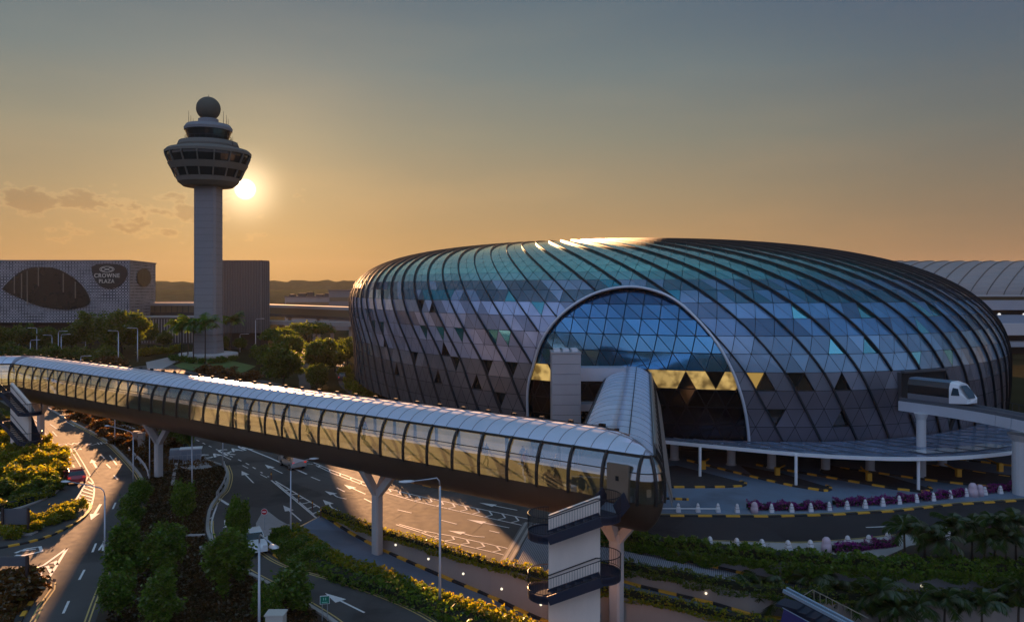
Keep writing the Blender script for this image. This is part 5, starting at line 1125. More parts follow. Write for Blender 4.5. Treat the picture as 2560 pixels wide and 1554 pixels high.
PR = [(2262,1400,1296,0,'palm at the road edge left of the dark palm thicket'), (2312,1402,1300,0,'second palm from the left at the road edge'), (2378,1402,1284,0,'tall palm in the roadside thicket below the white train column'), (2430,1405,1290,0,'dark palm in the middle of the roadside thicket'), (2488,1408,1280,0,'palm near the right edge of the roadside thicket'), (2540,1410,1275,0,'rightmost palm of the roadside thicket'), (2345,1412,1322,0,'short palm between the taller roadside palms'), (2460,1415,1318,0,'low palm in front of the roadside thicket'), (2515,1420,1320,0,'low palm at the right of the roadside thicket'),
      (1900,1560,1432,-4.4,'palm beside the long hedge at the lower right, left of the blue railing'), (1870,1575,1455,-4.4,'leaning palm in the sunken garden by the lower ramp'), (2020,1560,1420,-4.4,'palm behind the blue railing'), (2085,1575,1440,-4.4,'yellowish palm just right of the blue railing'), (2130,1590,1478,-4.4,'small palm in front of the low grey wall'), (2170,1590,1462,-4.4,'palm before the pale wall in the sunken garden'), (2200,1600,1448,-4.4,'bushy palm centred before the pale wall'), (2290,1610,1480,-4.4,'palm with a thin trunk before the pale wall'), (2360,1610,1470,-4.4,'palm standing clear against the pale wall'), (2455,1615,1476,-4.4,'second palm from the right in the sunken garden'), (2545,1600,1440,-4.4,'palm at the lower right corner'), (1945,1590,1470,-4.4,'dark palm directly left of the blue railing end'), (2245,1620,1500,-4.4,'low palm at the bottom edge')]
for i, (x, yb, yt, z, lab) in enumerate(PR):
    d = (CAMZ-z)*F/(yb-HZ); hgt = (yb-yt)*d/F; palm(x, yb, max(1.5, hgt-.9), lab, i, z=z, crown_s=1.0 if z == 0 else 1.05)
# hedges
def hedge(name, path, w, h, lab, m, size=.2, dens=95, seed=1, hang=0., cat='hedge', group=None, jit=.25):
    rng = np.random.default_rng(seed); P = resample(path, .6); mb = MB(); dens = int(dens*1.5); size *= .8; hw = w/2*.7; V0 = []
    L1, L2 = offset(P, hw), offset(P, -hw); u = Vector((0, 0, h*.75)); n = len(P); k0 = [p+Vector((0, 0, -.02)) for p in L1]; k1 = [p+u for p in L1]; k2 = [p+u for p in L2]; k3 = [p+Vector((0, 0, -.02)) for p in L2]
    mb.ribbon(k0, k1); mb.ribbon(k1, k2); mb.ribbon(k2, k3); V0 = np.array([tuple(v) for v in mb.v]); F0 = np.array(mb.f)
    C = []; Ltot = sum((b-a).length for a, b in zip(P, P[1:])); N = int(dens*Ltot)
    idx = rng.integers(0, n-1, N); tt = rng.random(N); A = np.array([tuple(p) for p in P]); base = A[idx]*(1-tt[:, None])+A[idx+1]*tt[:, None]; dr = A[idx+1]-A[idx]; nr = np.stack([-dr[:, 1], dr[:, 0]], 1); nr /= np.linalg.norm(nr, axis=1)[:, None]+1e-9
    s = rng.uniform(-1, 1, N); lump = 1+jit*np.sin(base[:, 0]*2.1+base[:, 1]*1.7)+jit*.7*np.sin(base[:, 0]*5.3-base[:, 1]*3.9); zz = np.where(rng.random(N) < .55, h*lump*rng.uniform(.8, 1.08, N), rng.uniform(0, 1, N)*h*lump); side = np.where(zz < h*.7, np.sign(s)*rng.uniform(.8, 1.1, N), s)
    C = base.copy(); C[:, :2] += nr*(side*w/2)[:, None]; C[:, 2] += zz+rng.normal(0, .05, N)
    if hang:
        hm = rng.random(N) < .5; hl = hang*(.45+.55*np.abs(np.sin(base[:, 0]*1.3)*np.sin(base[:, 0]*.47+1)))*rng.random(N)**.8
        C[hm, :2] = base[hm, :2]-nr[hm]*np.sign((nr[hm, 1:2]))*(w/2+.15+.25*rng.random((hm.sum(), 1))); C[hm, 2] = base[hm, 2]+.2-hl[hm]
    V, Fq = leaves(C, size, rng); me = np_mesh(name, np.concatenate([V0, V]), np.concatenate([F0, Fq+len(V0)]), [core_m, m], np.concatenate([np.zeros(len(F0)), np.ones(len(Fq))])); o = link(name, me); return tag(o, lab, cat, group)
hedge('hedge', [p+Vector((0, .1, .05)) for p in L(H1)[1:]], 1.3, .7, 'long dark green hedge spilling over the wall in front of the bollards', LF_dark, .22, 330, 1, 1.25)
hedge('hedge', [p+Vector((0, .4, .1)) for p in L(WALLA)], .8, .5, 'yellow-green flowering hedge along the top of the beige retaining wall', LF_gold, .17, 110, 2, .45)
hedge('hedge', [p+Vector((0, .3, .15)) for p in L(W1)[2:9]], .9, .55, 'green trailing hedge on the wall right of the stair tower', LF_mid, .18, 130, 3, .75)
hedge('hedge', [p+Vector((0, .35, .05)) for p in L(W1)[8:]], 1.4, .6, 'green planting on top of the pale wall behind the lower palms', LF_mid, .18, 120, 4, .3)
hedge('hedge', [p+Vector((0, .3, .1)) for p in L(W2)], .9, .5, 'lowest planted hedge with yellow flowers at the bottom right of the stair tower', LF_gold, .17, 110, 5, .4)
hedge('hedge', [p+Vector((0, -1.0, .02)) for p in L(A2)], 1.4, .75, 'tall yellow-green hedge between the ramp and the dark branch road', LF_gold, .2, 170, 6)
hedge('hedge', [p+Vector((-.3, -2.0, .02)) for p in L(A2)[1:]], 2.0, .7, 'dark low hedge in front of the yellow-green one', LF_dark, .2, 120, 7)
hedge('hedge', GP([(975,1183),(1082,1204),(1225,1230),(1388,1254),(1480,1270)]), 2.2, .8, 'dark planted strip behind the yellow and black kerb under the footbridge', LF_dark, .2, 150, 8)
hedge('hedge', GP([(130,1238),(76,1256),(0,1276),(-80,1296)]), 1.0, .8, 'low hedge with rusty tips beside the exit lane', LF_gold, .18, 110, 9)
for i, (pts, lab) in enumerate((([(1868,1270),(1990,1271),(2075,1268)], 'magenta flowering hedge at the left of the forecourt, behind the bollards'), ([(2085,1262),(2200,1257),(2290,1249)], 'magenta flowering hedge in the middle of the forecourt bollard row'), ([(2300,1248),(2380,1240),(2412,1234)], 'short magenta hedge left of the pink planters'), ([(2442,1231),(2520,1222),(2620,1212)], 'magenta hedge at the right end of the bollard row'), ([(2080,1378),(2150,1372),(2240,1360)], 'magenta hedge on the near pavement beside the long green hedge'), ([(2300,1356),(2352,1350)], 'magenta flowers among the roadside palms'), ([(2455,1340),(2540,1334)], 'magenta flowers at the right behind the palms'))):
    hedge('flowering_hedge', GP(pts, .1), .9, .5, lab, LF_mag, .16, 150, 20+i, jit=.3)
# ground cover, counted by nobody
def cover(name, polys, n, size, m, lab, seed, hmax=.35):
    rng = np.random.default_rng(seed); Vs = []; Fs = []; o = 0
    for poly, k in zip(polys, n):
        Pg = [(G(x, y).x, G(x, y).y) for x, y in poly]; q = poly_pts(Pg, k//7, rng); q = np.repeat(q, 7, 0)+rng.normal(0, .16, (k//7*7, 2)); lump = .5+.5*np.sin(q[:, 0]*1.1)*np.sin(q[:, 1]*.9); C = np.stack([q[:, 0], q[:, 1], .03+rng.random(len(q))*hmax*(.4+lump)], 1); C = C[in_poly(C, Pg)]; V, Fq = leaves(C, size, rng); Vs.append(V); Fs.append(Fq+o); o += len(V)
    me = np_mesh(name, np.concatenate(Vs), np.concatenate(Fs), [m]); x = link(name, me); tag(x, lab, 'ground cover'); x['kind'] = 'stuff'
MED = [(365,1200),(440,1180),(545,1170),(565,1190),(553,1232),(537,1245),(515,1276),(509,1303),(508,1331),(525,1368),(600,1430),(675,1472),(790,1536),(800,1590),(260,1590),(285,1470),(345,1330),(375,1240)]
cover('ground_cover', [MED], [60000], .17, LF_brown, 'brown low ground cover of the planted median', 1, .3)
cover('ground_cover', [[(200,1030),(300,1010),(440,1060),(465,1120),(540,1165),(440,1175),(372,1195),(322,1145),(250,1082)], [(-10,1462),(70,1452),(92,1462),(60,1515),(20,1570),(-20,1570)]], [16000, 6000], .17, LF_red, 'rust-red ground cover beside the left road', 2, .3)
cover('grass', [[(645,1350),(711,1412),(797,1435),(893,1463),(986,1497),(1060,1530),(1180,1594),(1380,1612),(1260,1560),(1078,1490),(978,1453),(893,1430),(819,1392),(735,1332)], [(-110,990),(60,1042),(122,1112),(143,1150),(150,1195),(118,1234),(68,1260),(-10,1280),(-200,1300),(-300,1100)]], [26000, 26000], .2, LF_mid, 'dark green bank and lawn beside the roads', 3, .35)
sheet('lawn', [(430,915),(470,900),(560,897),(640,915),(600,935),(520,935)], .02, mat('bright_grass', (.07, .12, .02), .95, noise=.3, scale=1.5))
# ------------------------------------------------------------------ street furniture
lampm = mat('lamp_head', (.62, .63, .65), .4, .2)
def lamp(x, yb, zt, arm, lab, d=None, group=None, head=.55, simple=False, r=.075):
    "arm = offset of the lamp head from the pole top, metres"
    p = G(x, yb) if d is None else D(x, d); t = empty('street_lamp', p, lab, 'street lamp', group); a = Vector((arm[0], arm[1], 0)); l = a.length; up = arm[2] if len(arm) > 2 else .25
    mb = MB(); mb.tube([(0, 0, 0), (0, 0, 1.2), (0, 0, zt-.55)], [r*1.3, r, r*.75], 8); part('pole', mb, steel, t, True)
    mb = MB(); pts = [Vector((0, 0, zt-.55)), Vector((0, 0, zt-.2))+a*.03, Vector((0, 0, zt))+a*.12, Vector((0, 0, zt+up*.4))+a*.4, Vector((0, 0, zt+up))+a]; mb.tube(pts, r*.55, 6); part('arm', mb, steel, t, True)
    u = a.normalized() if l else Vector((1, 0, 0)); n = Vector((-u.y, u.x, 0)); e = Vector((0, 0, zt+up))+a; mb = MB(); prof = [(0, .06, .05), (.25, .16, .09), (.6, .2, .1), (.95, .12, .06), (1., .02, .02)]; vs = []
    for f_, w, h in prof: c = e+u*head*(f_*1.3-.1); vs += [c+n*w*head/.55+Vector((0, 0, -h*.3)), c+Vector((0, 0, h)), c-n*w*head/.55+Vector((0, 0, -h*.3)), c+Vector((0, 0, -h*.6))]
    mb.add(vs, [(i*4+k, i*4+(k+1) % 4, (i+1)*4+(k+1) % 4, (i+1)*4+k) for i in range(4) for k in range(4)]+[(3,2,1,0),(16,17,18,19)]); part('lamp_head', mb, lampm, t, True); return t
lamp(1100, 1522, 8.6, (-1.7, -.3, -.15), 'tall street lamp in front of the sunlit road, head pointing left', head=.8, r=.09)
lamp(727, 1352, 6.4, (1.5, .4, .35), 'street lamp rising from the green bank beside the stop sign, arm pointing right', head=.6)
lamp(648, 0, 7.0, (1.5, -2.6, .2), 'bottom-centre street lamp with its golden arm reaching towards the viewer', d=46, head=.75, r=.09)
lamp(262, 1415, 5.9, (-3.0, .6, .35), 'street lamp at the left road with a long arm pointing over the red car', head=.6)
lamp(374, 1192, 7.5, (-2.9, .6, .1), 'street lamp on the median whose arm crosses the footbridge belly to the left', head=.6)
lamp(480, 1231, 6.4, (2.9, .8, .45), 'street lamp beside the metal cabinet, arm pointing right over the bridge belly', head=.6)
lamp(557, 1166, 6.6, (-1.5, .5), 'street lamp at the kerb curve of the wide road, half hidden by the footbridge', head=.5)
lamp(333, 1209, 5.6, (-2.9, .7, .5), 'street lamp with a low curved arm beside the white guard rail', head=.5)
lamp(287, 1112, 5.2, (-1.2, 0), 'thin lamp post in the rust-red bed below the footbridge', head=.45)
FL = [(47,880,830,-1,'lamp nearest the left edge among the far trees'), (92,882,820,-1,'tall lamp second from the left before the patterned building'), (153,893,836,1,'curved lamp in the middle of the far left lamps'), (146,886,828,1,'thin lamp just behind the curved one'), (214,880,815,-1,'lamp standing before the big round tree'), (296,908,827,-1,'lamp with a pale head in front of the dark spreading tree'), (344,904,820,-1,'lamp on the lawn left of the ball-shaped tree'), (433,838,795,1,'lamp left of the tower before the dark service building'), (639,878,797,1,'lamp right of the tower in front of the fin-clad block'), (76,895,850,1,'short lamp behind the rounded shrubs'), (202,912,890,1,'low curved lamp peeping over the footbridge roof'), (130,884,838,-1,'small lamp between the two left lamps'), (600,880,835,1,'slim lamp between the tower and the fin-clad block')]
for x, yb, yt, s, lab in FL: d = 21*F/(yb-HZ); lamp(x, yb, (yb-yt)*d/F, (1.9*s, 0, .1), lab, head=.9, r=.16)
# bollards: squat white obelisks in two rows
def bollard_mesh():
    mb = MB(); pr = [(.30, 0), (.27, .45), (.24, .47), (.22, .52), (.24, .54), (.21, .78), (.18, .80), (.165, .85), (.18, .87), (.13, 1.12), (.05, 1.22)]; vs = []
    for r, z in pr: vs += [(r, -r, z), (r, r, z), (-r, r, z), (-r, -r, z)]
    k = len(pr); mb.add(vs, [(i*4+j, i*4+(j+1) % 4, (i+1)*4+(j+1) % 4, (i+1)*4+j) for i in range(k-1) for j in range(4)]+[tuple(range(4*k-4, 4*k))]); mb.m = [1 if 2 <= (i//4) <= 2 or (i//4) == 6 else 0 for i in range(len(mb.f))]
    return mb.mesh('bollard', [mat('bollard_white', (.66, .64, .66), .6, noise=.08, scale=3), mat('bollard_band', (.10, .09, .1), .6)])
BM = bollard_mesh()
NB = [(1642,1283),(1696,1282),(1745,1282),(1795,1282),(1843,1283),(1929,1283),(1979,1282),(2027,1281),(2073,1278),(2118,1275),(2163,1272),(2207,1267),(2248,1262),(2291,1258),(2333,1254),(2375,1248),(2415,1243),(2462,1239),(2501,1236),(2543,1229)]
for i, (x, y) in enumerate(NB): o = link('bollard', BM); o.location = G(x, y-3); tag(o, 'squat white stepped bollard in the row along the forecourt kerb', 'bollard', 'bollards along the forecourt kerb'); o.scale = (.68,)*3
for i, (x, y) in enumerate([(1775,1372),(1842,1376),(1905,1379),(1970,1382),(2026,1381),(2119,1370),(2172,1368),(2220,1361),(2318,1352),(2368,1346)]): o = link('bollard', BM); o.location = G(x, y, .1); tag(o, 'white pointed bollard in the row on the near pavement above the long hedge', 'bollard', 'bollards on the near pavement'); o.rotation_euler.z = .3; o.scale = (.85,)*3
pk = mat('planter_pink', (.52, .40, .46), .7, noise=.1, scale=2)
def planter(x, y, s, lab, z=0.):
    mb = MB(); mb.lathe([(.0, .02), (.36, 0), (.34, .5), (.28, .56), (.30, .66), (.26, .86), (.14, 1.0), (.0, 1.02)], n=14); o = link('planter_pot', mb.mesh('planter_pot', pk, True)); o.location = G(x, y, z); o.scale = (s,)*3; tag(o, lab, 'planter')
planter(1886, 1281, 1.0, 'pink stone pot at the left end of the magenta hedge'); planter(2432, 1240, 1.35, 'larger pink pot in the gap of the magenta hedge'); planter(2450, 1238, 1.1, 'smaller pink pot right of the larger one'); planter(2066, 1378, 1.15, 'pink pot standing at the start of the near magenta flowers', .1)
# guard bars between the bollards at left
mb = MB(); mb.tube([G(1640, 1270, .5), G(1800, 1271, .5)], .05, 6)
for x in (1642, 1696, 1745, 1795): mb.tube([G(x, 1270.5, 0), G(x, 1270.5, .5)], .04, 6)
tag(link('guard_rail', mb.mesh('guard_rail', white, True)), 'low white bar behind the first four forecourt bollards', 'guard rail')
# barrier arms of the taxi lanes
for i, (x, y, x2, y2, lab) in enumerate(((1758,1172,1772,1163,'yellow barrier at the lane nearest the footbridge'), (1943,1190,1962,1180,'yellow barrier at the second lane'), (2172,1204,2152,1184,'yellow barrier at the third lane'), (2396,1194,2362,1176,'yellow barrier at the fourth lane'), (2500,1178,2460,1160,'yellow barrier deepest under the canopy'))):
    a, b = G(x, y), G(x2, y2); t = empty('lane_barrier', a, lab, 'barrier'); mb = MB(); mb.box(-.25, .25, -.25, .25, 0, 1.0); part('housing', mb, kerb_y, t); mb = MB(); v = b-a; v.z = 0; mb.beam((0, 0, .8), v.normalized()*min(4, v.length)+Vector((0, 0, .8)), .12, .14); part('arm', mb, kerb_y, t)
# delineator posts
for x, y in ((678,1200),(747,1256),(781,1274),(802,1292)):
    b = G(x, y); t = empty('delineator_post', b, 'short dark red marker post on the painted chevrons', 'marker post', 'marker posts on the chevrons'); mb = MB(); mb.tube([(0, 0, 0), (0, 0, .95)], .06, 8); part('post', mb, mat('post_red', (.10, .03, .02), .6), t); mb = MB(); mb.tube([(0, 0, .62), (0, 0, .78)], .066, 8); part('band', mb, kerb_y, t)
# round lamps set in the retaining walls
wl = mat('wall_lamp_glow', (.8, .75, .65), .4, emit=(1, .86, .6, .16))
for x, y, dd, lab in ((989,1361,66.5,'first'),(1071,1396,63.2,'second'),(1158,1433,61,'third'),(1254,1471,58.6,'fourth'),(1352,1510,57.5,'fifth'),(1692,1366,65.6,'sixth'),(1765,1482,58.8,'seventh'),(1649,1447,60.0,'eighth'),(2304,1463,59.6,'ninth'),(2498,1483,59.3,'tenth')):
    c = D(x, dd-.12, zat(y, dd-.12)); mb = MB(); mb.lathe([(.01, -.06), (.08, -.05), (.095, .0), (.08, .05), (.01, .06)], n=12); o = link('wall_lamp', mb.mesh('wall_lamp', wl, True)); o.location = c; o.rotation_euler.x = R(90); tag(o, 'small round lit lamp set in the face of the ramp wall', 'wall lamp', 'round lamps in the ramp walls')
# signs
def signs():
    b = G(661, 1322, .12); t = empty('no_entry_sign', b, 'round red no-entry sign on a thin pole standing on the pale triangular island', 'traffic sign'); mb = MB(); h = zat(1278, b.y)-.12; mb.tube([(0, 0, 0), (0, 0, h+.2)], .035, 8); part('pole', mb, steel, t)
    def disc(r, y0, y1): mb = MB(); mb.add([(r*math.cos(2*math.pi*i/28), y, h+r*math.sin(2*math.pi*i/28)) for y in (y0, y1) for i in range(28)], [tuple(range(28)), tuple(range(55, 27, -1))]+[(i, 28+i, 28+(i+1) % 28, (i+1) % 28) for i in range(28)]); return mb
    part('sign_disc', disc(.25, -.06, -.03), mat('sign_red', (.45, .02, .035), .5), t); part('sign_rim', disc(.28, -.045, -.02), white, t); mb = MB(); mb.box(-.16, .16, -.075, -.058, h-.045, h+.045); part('bar', mb, white, t)
    b = G(812, 1552); t = empty('direction_sign', b, 'small green direction sign with white border above the dark branch road', 'traffic sign', None, R(12)); z = zat(1498, b.y); gm = mat('sign_green', (.0, .16, .10), .5)
    mb = MB()
    for x in (-.16, .16): mb.tube([(x, .06, 0), (x, .06, z+.2)], .025, 6)
    part('pole', mb, steel, t); mb = MB(); mb.box(-.30, .30, -.03, .02, z-.26, z+.26); part('border', mb, white, t); mb = MB(); mb.box(-.27, .27, -.045, -.0301, z-.23, z+.23); pn = part('panel', mb, gm, t)
    mb = MB(); mb.box(-.10, -.05, -.06, -.0452, z-.01, z+.14); mb.box(.03, .08, -.06, -.0452, z-.01, z+.14); mb.box(-.18, .17, -.06, -.0452, z-.16, z-.12); part('symbol', mb, mat('sign_mint', (.25, .62, .5), .5), pn)
    gm2 = mat('board_grey', (.10, .105, .12), .6, .2, noise=.12)
    for (x0, x1, yt, yb, ybase, lab, rz) in ((8, 72, 1271, 1310, 1334, 'grey back of a road sign board on two dark posts on the kerbed island', .0), (-60, 70, 1391, 1414, 1480, 'wide dark sign board on a post with a pale footing on the corner island', .0)):
        a = G(x1, ybase); t = empty('sign_board', a, lab, 'sign board'); d = a.y; w = (x1-x0)*d/F; z1, z0 = zat(yt, d), zat(yb, d); mb = MB(); mb.box(-w-.15, .05, -.02, .06, z0, z1); part('board', mb, gm2, t); mb = MB(); mb.box(-w-.15, .05, .061, .09, z0+.1, z0+.18); mb.box(-w-.15, .05, .061, .09, z1-.18, z1-.1); part('brace', mb, dark, t)
        for x in (-w, 0) : mb = MB(); mb.box(x-.08, x+.08, -.18, -.021, 0, z1+.12); part('post', mb, mat('post_brown', (.045, .025, .022), .6), t)
        mb = MB(); mb.box(-.5, .5, -.5, .5, 0, .14); part('footing', mb, paving, t)
signs()
# metal cabinet on a pad, guard rails, garden walls
def median_bits():
    a = G(470, 1152); t = empty('equipment_cabinet', a, 'pale blue-grey metal cabinet on a concrete pad in the median', 'cabinet', None, R(18)); m = mat('cabinet_steel', (.30, .34, .40), .5, .3, noise=.08, scale=2); h = zat(1122, a.y)
    mb = MB(); mb.box(-2.1, -.9, .3, 1.6, 0, h*.95); part('side_unit', mb, m, t); mb = MB(); mb.box(-.85, 1.5, -.3, .9, .12, h); part('body', mb, m, t); mb = MB(); mb.box(-.95, 1.6, -.4, 1.0, h, h+.1); part('lid', mb, white, t); mb = MB()
    for i in range(3): mb.box(-.7+i*.72, -.06+i*.72, -.33, -.302, .3, h-.2)
    part('door', mb, mat('cabinet_door', (.24, .28, .34), .5, .3), t)
    mb = MB()
    for i in range(9): mb.tube([(-2.0+i*.5, -1.4+.02*i, 0), (-2.0+i*.5, -1.4, 1.0)], .03, 5)
    mb.tube([(-2.0, -1.4, 1.0), (2.0, -1.4, 1.0)], .03, 5); part('railing', mb, steel, t)
    sheet('paving', [(445,1165),(455,1150),(512,1148),(530,1166),(505,1190),(478,1180)], .06, paving)
    gm = mat('guard_white', (.55, .56, .58), .5, .2, noise=.1)
    def rail(pts, lab, h=.75):
        P = smooth_path(GP(pts), 2); mb = MB(); mb.ribbon([p+Vector((0, 0, .35)) for p in P], [p+Vector((0, 0, h)) for p in P]); Q = [q+Vector((0, .08, 0)) for q in P]; mb.ribbon([p+Vector((0, 0, h)) for p in Q], [p+Vector((0, 0, .35)) for p in Q]); mb.ribbon([p+Vector((0, 0, h)) for p in P], [p+Vector((0, 0, h)) for p in Q]); t = empty('guard_rail', P[0], lab, 'guard rail'); wpart('rail', mb, gm, t)
        for i in range(0, len(P), 3): mb = MB(); mb.box(P[i].x-.05, P[i].x+.05, P[i].y+.09, P[i].y+.19, 0, h-.05); wpart('post', mb, gm, t)
    rail([(321,1132),(335,1146),(352,1162),(366,1180),(372,1205)], 'curved white guard rail beside the left road under the trees')
    rail([(559,1168),(567,1190),(560,1215),(548,1236),(540,1248)], 'curved white guard rail at the bend of the wide road')
    def gwall(pts, lab, w=.35, h=.28):
        P = GP(pts); mb = MB()
        for a, b in zip(P, P[1:]): mb.beam(a+Vector((0, 0, h/2)), b+Vector((0, 0, h/2)), w, h)
        tag(link('garden_kerb', mb.mesh('garden_kerb', paving)), lab, 'garden kerb')
    gwall([(441,1162),(436,1185),(432,1215)], 'pale straight garden kerb in front of the cabinet'); gwall([(431,1262),(427,1310),(426,1335)], 'pale stepping strip between the young trees', .9, .1); gwall([(435,1342),(470,1344),(512,1343)], 'pale kerb running across the brown bed'); gwall([(508,1368),(512,1400),(505,1425)], 'broken pale kerb beside the branch road', .6, .2); gwall([(290,1085),(330,1112),(350,1130),(392,1160)], 'pale kerb running behind the rust-red shrubs'); gwall([(10,1530),(28,1495),(48,1466),(62,1452)], 'pale kerb line across the corner island'); gwall([(262,1062),(285,1072),(310,1066),(336,1075)], 'light kerb around the planting under the footbridge')
    for x, y, h, lab in ((342,1118,2.0,'left of two pale stone pillars in the rust-red bed'), (354,1122,2.0,'right of two pale stone pillars in the rust-red bed')): b = G(x, y); mb = MB(); mb.box(-.35, .35, -.3, .3, 0, h); mb.box(-.42, .42, -.37, .37, h, h+.15); o = link('stone_pillar', mb.mesh('stone_pillar', wall_beige)); o.location = b; tag(o, lab, 'pillar')
    b = D(690, 46.5); mb = MB(); mb.box(-.5, .5, -.4, .4, 0, 2.2); mb.box(-.56, .56, -.46, .46, 2.2, 2.28); o = link('utility_box', mb.mesh('utility_box', mat('utility_white', (.5, .47, .42), .6, noise=.1))); o.location = (b.x, b.y, 0); tag(o, 'white utility box at the bottom edge under the broad dark tree', 'utility box')
median_bits()
def blue_steps():
    a, b = G(1966, 1470, .8), G(2150, 1566, -.4); t = empty('covered_stairway', a, 'blue-edged sloping stair roof with a thin handrail at the lower right', 'stairway'); d = (b-a).normalized(); n = d.cross(Vector((0, 0, 1))).normalized()
    bl = mat('stair_blue', (.03, .035, .16), .5); ed = mat('stair_edge', (.30, .40, .50), .4, .3); mb = MB()
    for o_ in (0, .5): mb.beam(a+n*o_, b+n*o_, .18, .2)
    wpart('roof_edge', mb, ed, t); mb = MB(); mb.beam(a+n*.25+Vector((0, 0, -.2)), b+n*.25+Vector((0, 0, -.2)), .34, .1); wpart('roof', mb, navy, t); mb = MB(); mb.beam(a+n*.6+Vector((0, 0, -1.6)), b+n*.6+Vector((0, 0, -1.6)), .12, .9); wpart('side_panel', mb, bl, t); mb = MB(); mb.tube([a+n*.62+Vector((0, 0, -1.1)), b+n*.62+Vector((0, 0, -1.1))], .03, 6); wpart('trim', mb, ed, t)
    mb = MB(); c = -n*1.5; mb.tube([a+d*1+Vector((0, 0, -.1)), a+c+d*1.2+Vector((0, 0, .1)), b+c+Vector((0, 0, .1))], .03, 6)
    L_ = (b-a).length
    for i in range(7): q = a+c+d*(1.3+i*(L_-2)/7); mb.tube([q+Vector((0, 0, .1)), q+Vector((0, 0, -1.2))], .03, 5)
    wpart('handrail', mb, mat('rail_tan', (.3, .26, .2), .5, .3), t)
    mb = MB()
    for i in range(8): q = a.lerp(b, i/8)-n*.7+Vector((0, 0, -1.3)); mb.obox(q, 1.5, 1.4, .18, math.atan2(d.y, d.x))
    wpart('step', mb, navy, t)
blue_steps()
# ------------------------------------------------------------------ cars
def car(p, q, paint, lab, L_=4.4, van=False, lights=False):
    "p = rear px, q = front px on the road"
    a, b = G(*p), G(*q); d = b-a; rz = math.atan2(d.y, d.x); c = (a+b)/2; t = empty('car', (c.x, c.y, .03), lab, 'car', None, rz); w = .86
    k = L_/4.4; prof = [(-2.2, .35), (-2.2, .75), (-2.05, .98), (-1.55, 1.42), (-.9, 1.5), (.3, 1.47), (1.05, 1.02), (1.9, .86), (2.17, .66), (2.2, .35)]
    if van: prof = [(-2.2, .35), (-2.2, .95), (-2.1, 1.5), (-1.8, 1.72), (-.9, 1.78), (.7, 1.7), (1.4, 1.1), (2.05, .95), (2.18, .7), (2.2, .35)]
    mb = MB(); n = len(prof); vs = []
    for s, ins in ((-1, 0), (1, 0)):
        for x, z in prof: tw = w*(1-.22*max(0, (z-.95)/.6)); vs.append((x*k, s*tw, z))
    mb.add(vs, [(i, i+1, n+i+1, n+i)[::-1] for i in range(n-1)]+[tuple(range(n-1, -1, -1)), tuple(range(n, 2*n))]); o = part('body', mb, paint, t)
    bv = o.modifiers.new('bevel', 'BEVEL'); bv.width = .07; bv.segments = 2
    gl = mat('car_glass', (.02, .03, .04), .05, .2, spec=.9); ti = mat('tyre', (.012, .012, .012), .9); al = mat('alloy', (.4, .4, .42), .35, .7)
    def quad(i, j, f0, f1, nm, off=.012, ww=.74):
        (x0, z0), (x1, z1) = prof[i], prof[j]; A = (x0+(x1-x0)*f0, z0+(z1-z0)*f0); B = (x0+(x1-x0)*f1, z0+(z1-z0)*f1); nn = Vector((-(z1-z0), x1-x0)).normalized()*off; tw = lambda z: ww*w*(1-.22*max(0, (z-.95)/.6))/.8
        mb = MB(); mb.add([(A[0]*k+nn.x, -tw(A[1]), A[1]+nn.y), (B[0]*k+nn.x, -tw(B[1]), B[1]+nn.y), (B[0]*k+nn.x, tw(B[1]), B[1]+nn.y), (A[0]*k+nn.x, tw(A[1]), A[1]+nn.y)], [(0,1,2,3)]); part(nm, mb, gl, t)
    quad(5, 6, .1, .95, 'windscreen'); quad(2, 3, .12, .95, 'rear_window')
    for s in (-1, 1):
        mb = MB(); zt = 1.38 if not van else 1.58; y0, y1 = s*(w*.985+.012), s*(w*(1-.22*(zt-.95)/.6)+.014); xs = ((-1.6, 1.02), (.85, 1.02), (.3, zt), (-1.35, zt)); mb.add([(x*k, y0 if z < 1.1 else y1, z) for x, z in xs], [(0,1,2,3) if s < 0 else (3,2,1,0)]); part('side_window', mb, gl, t)
        for x in (-1.35, 1.35):
            mb = MB(); mb.tube([(x*k, s*(w-.14), .32), (x*k, s*(w+.05), .32)], .32, 14); wh = part('wheel', mb, ti, t); mb = MB(); mb.tube([(x*k, s*(w+.02), .32), (x*k, s*(w+.065), .32)], .2, 10); part('rim', mb, al, wh)
        mb = MB(); mb.box(-2.23*k, -2.17*k, min(s*.55, s*.82), max(s*.55, s*.82), .78, .95); part('tail_light', mb, mat('tail_red', (.5, .01, .01), .3, emit=(1, .05, .03, .05) if lights else None), t)
        mb = MB(); mb.box(2.08*k, 2.19*k, min(s*.5, s*.82), max(s*.5, s*.82), .68, .82); part('headlight', mb, mat('head_clear', (.7, .72, .75), .15), t)
        mb = MB(); mb.box(.75*k, .95*k, min(s*(w+.01), s*(w+.18)), max(s*(w+.01), s*(w+.18)), .98, 1.12); part('mirror', mb, paint, t)
    return t
car((196,1222), (178,1186), mat('car_red', (.28, .012, .03), .28, coat=.8), 'dark red car driving away along the left road', lights=True)
car((755,1178), (708,1155), mat('car_silver', (.50, .50, .50), .3, .5, coat=.6), 'silver estate car on the wide road below the footbridge', van=True)
car((622,1354), (642,1394), mat('car_white', (.72, .74, .76), .3, coat=.6), 'white car on the branch road half hidden under a tree', L_=4.1)
car((853,956), (859,944), mat('car_dark', (.05, .05, .055), .3, coat=.6), 'small dark car far off on the narrow road left of the dome', van=True)
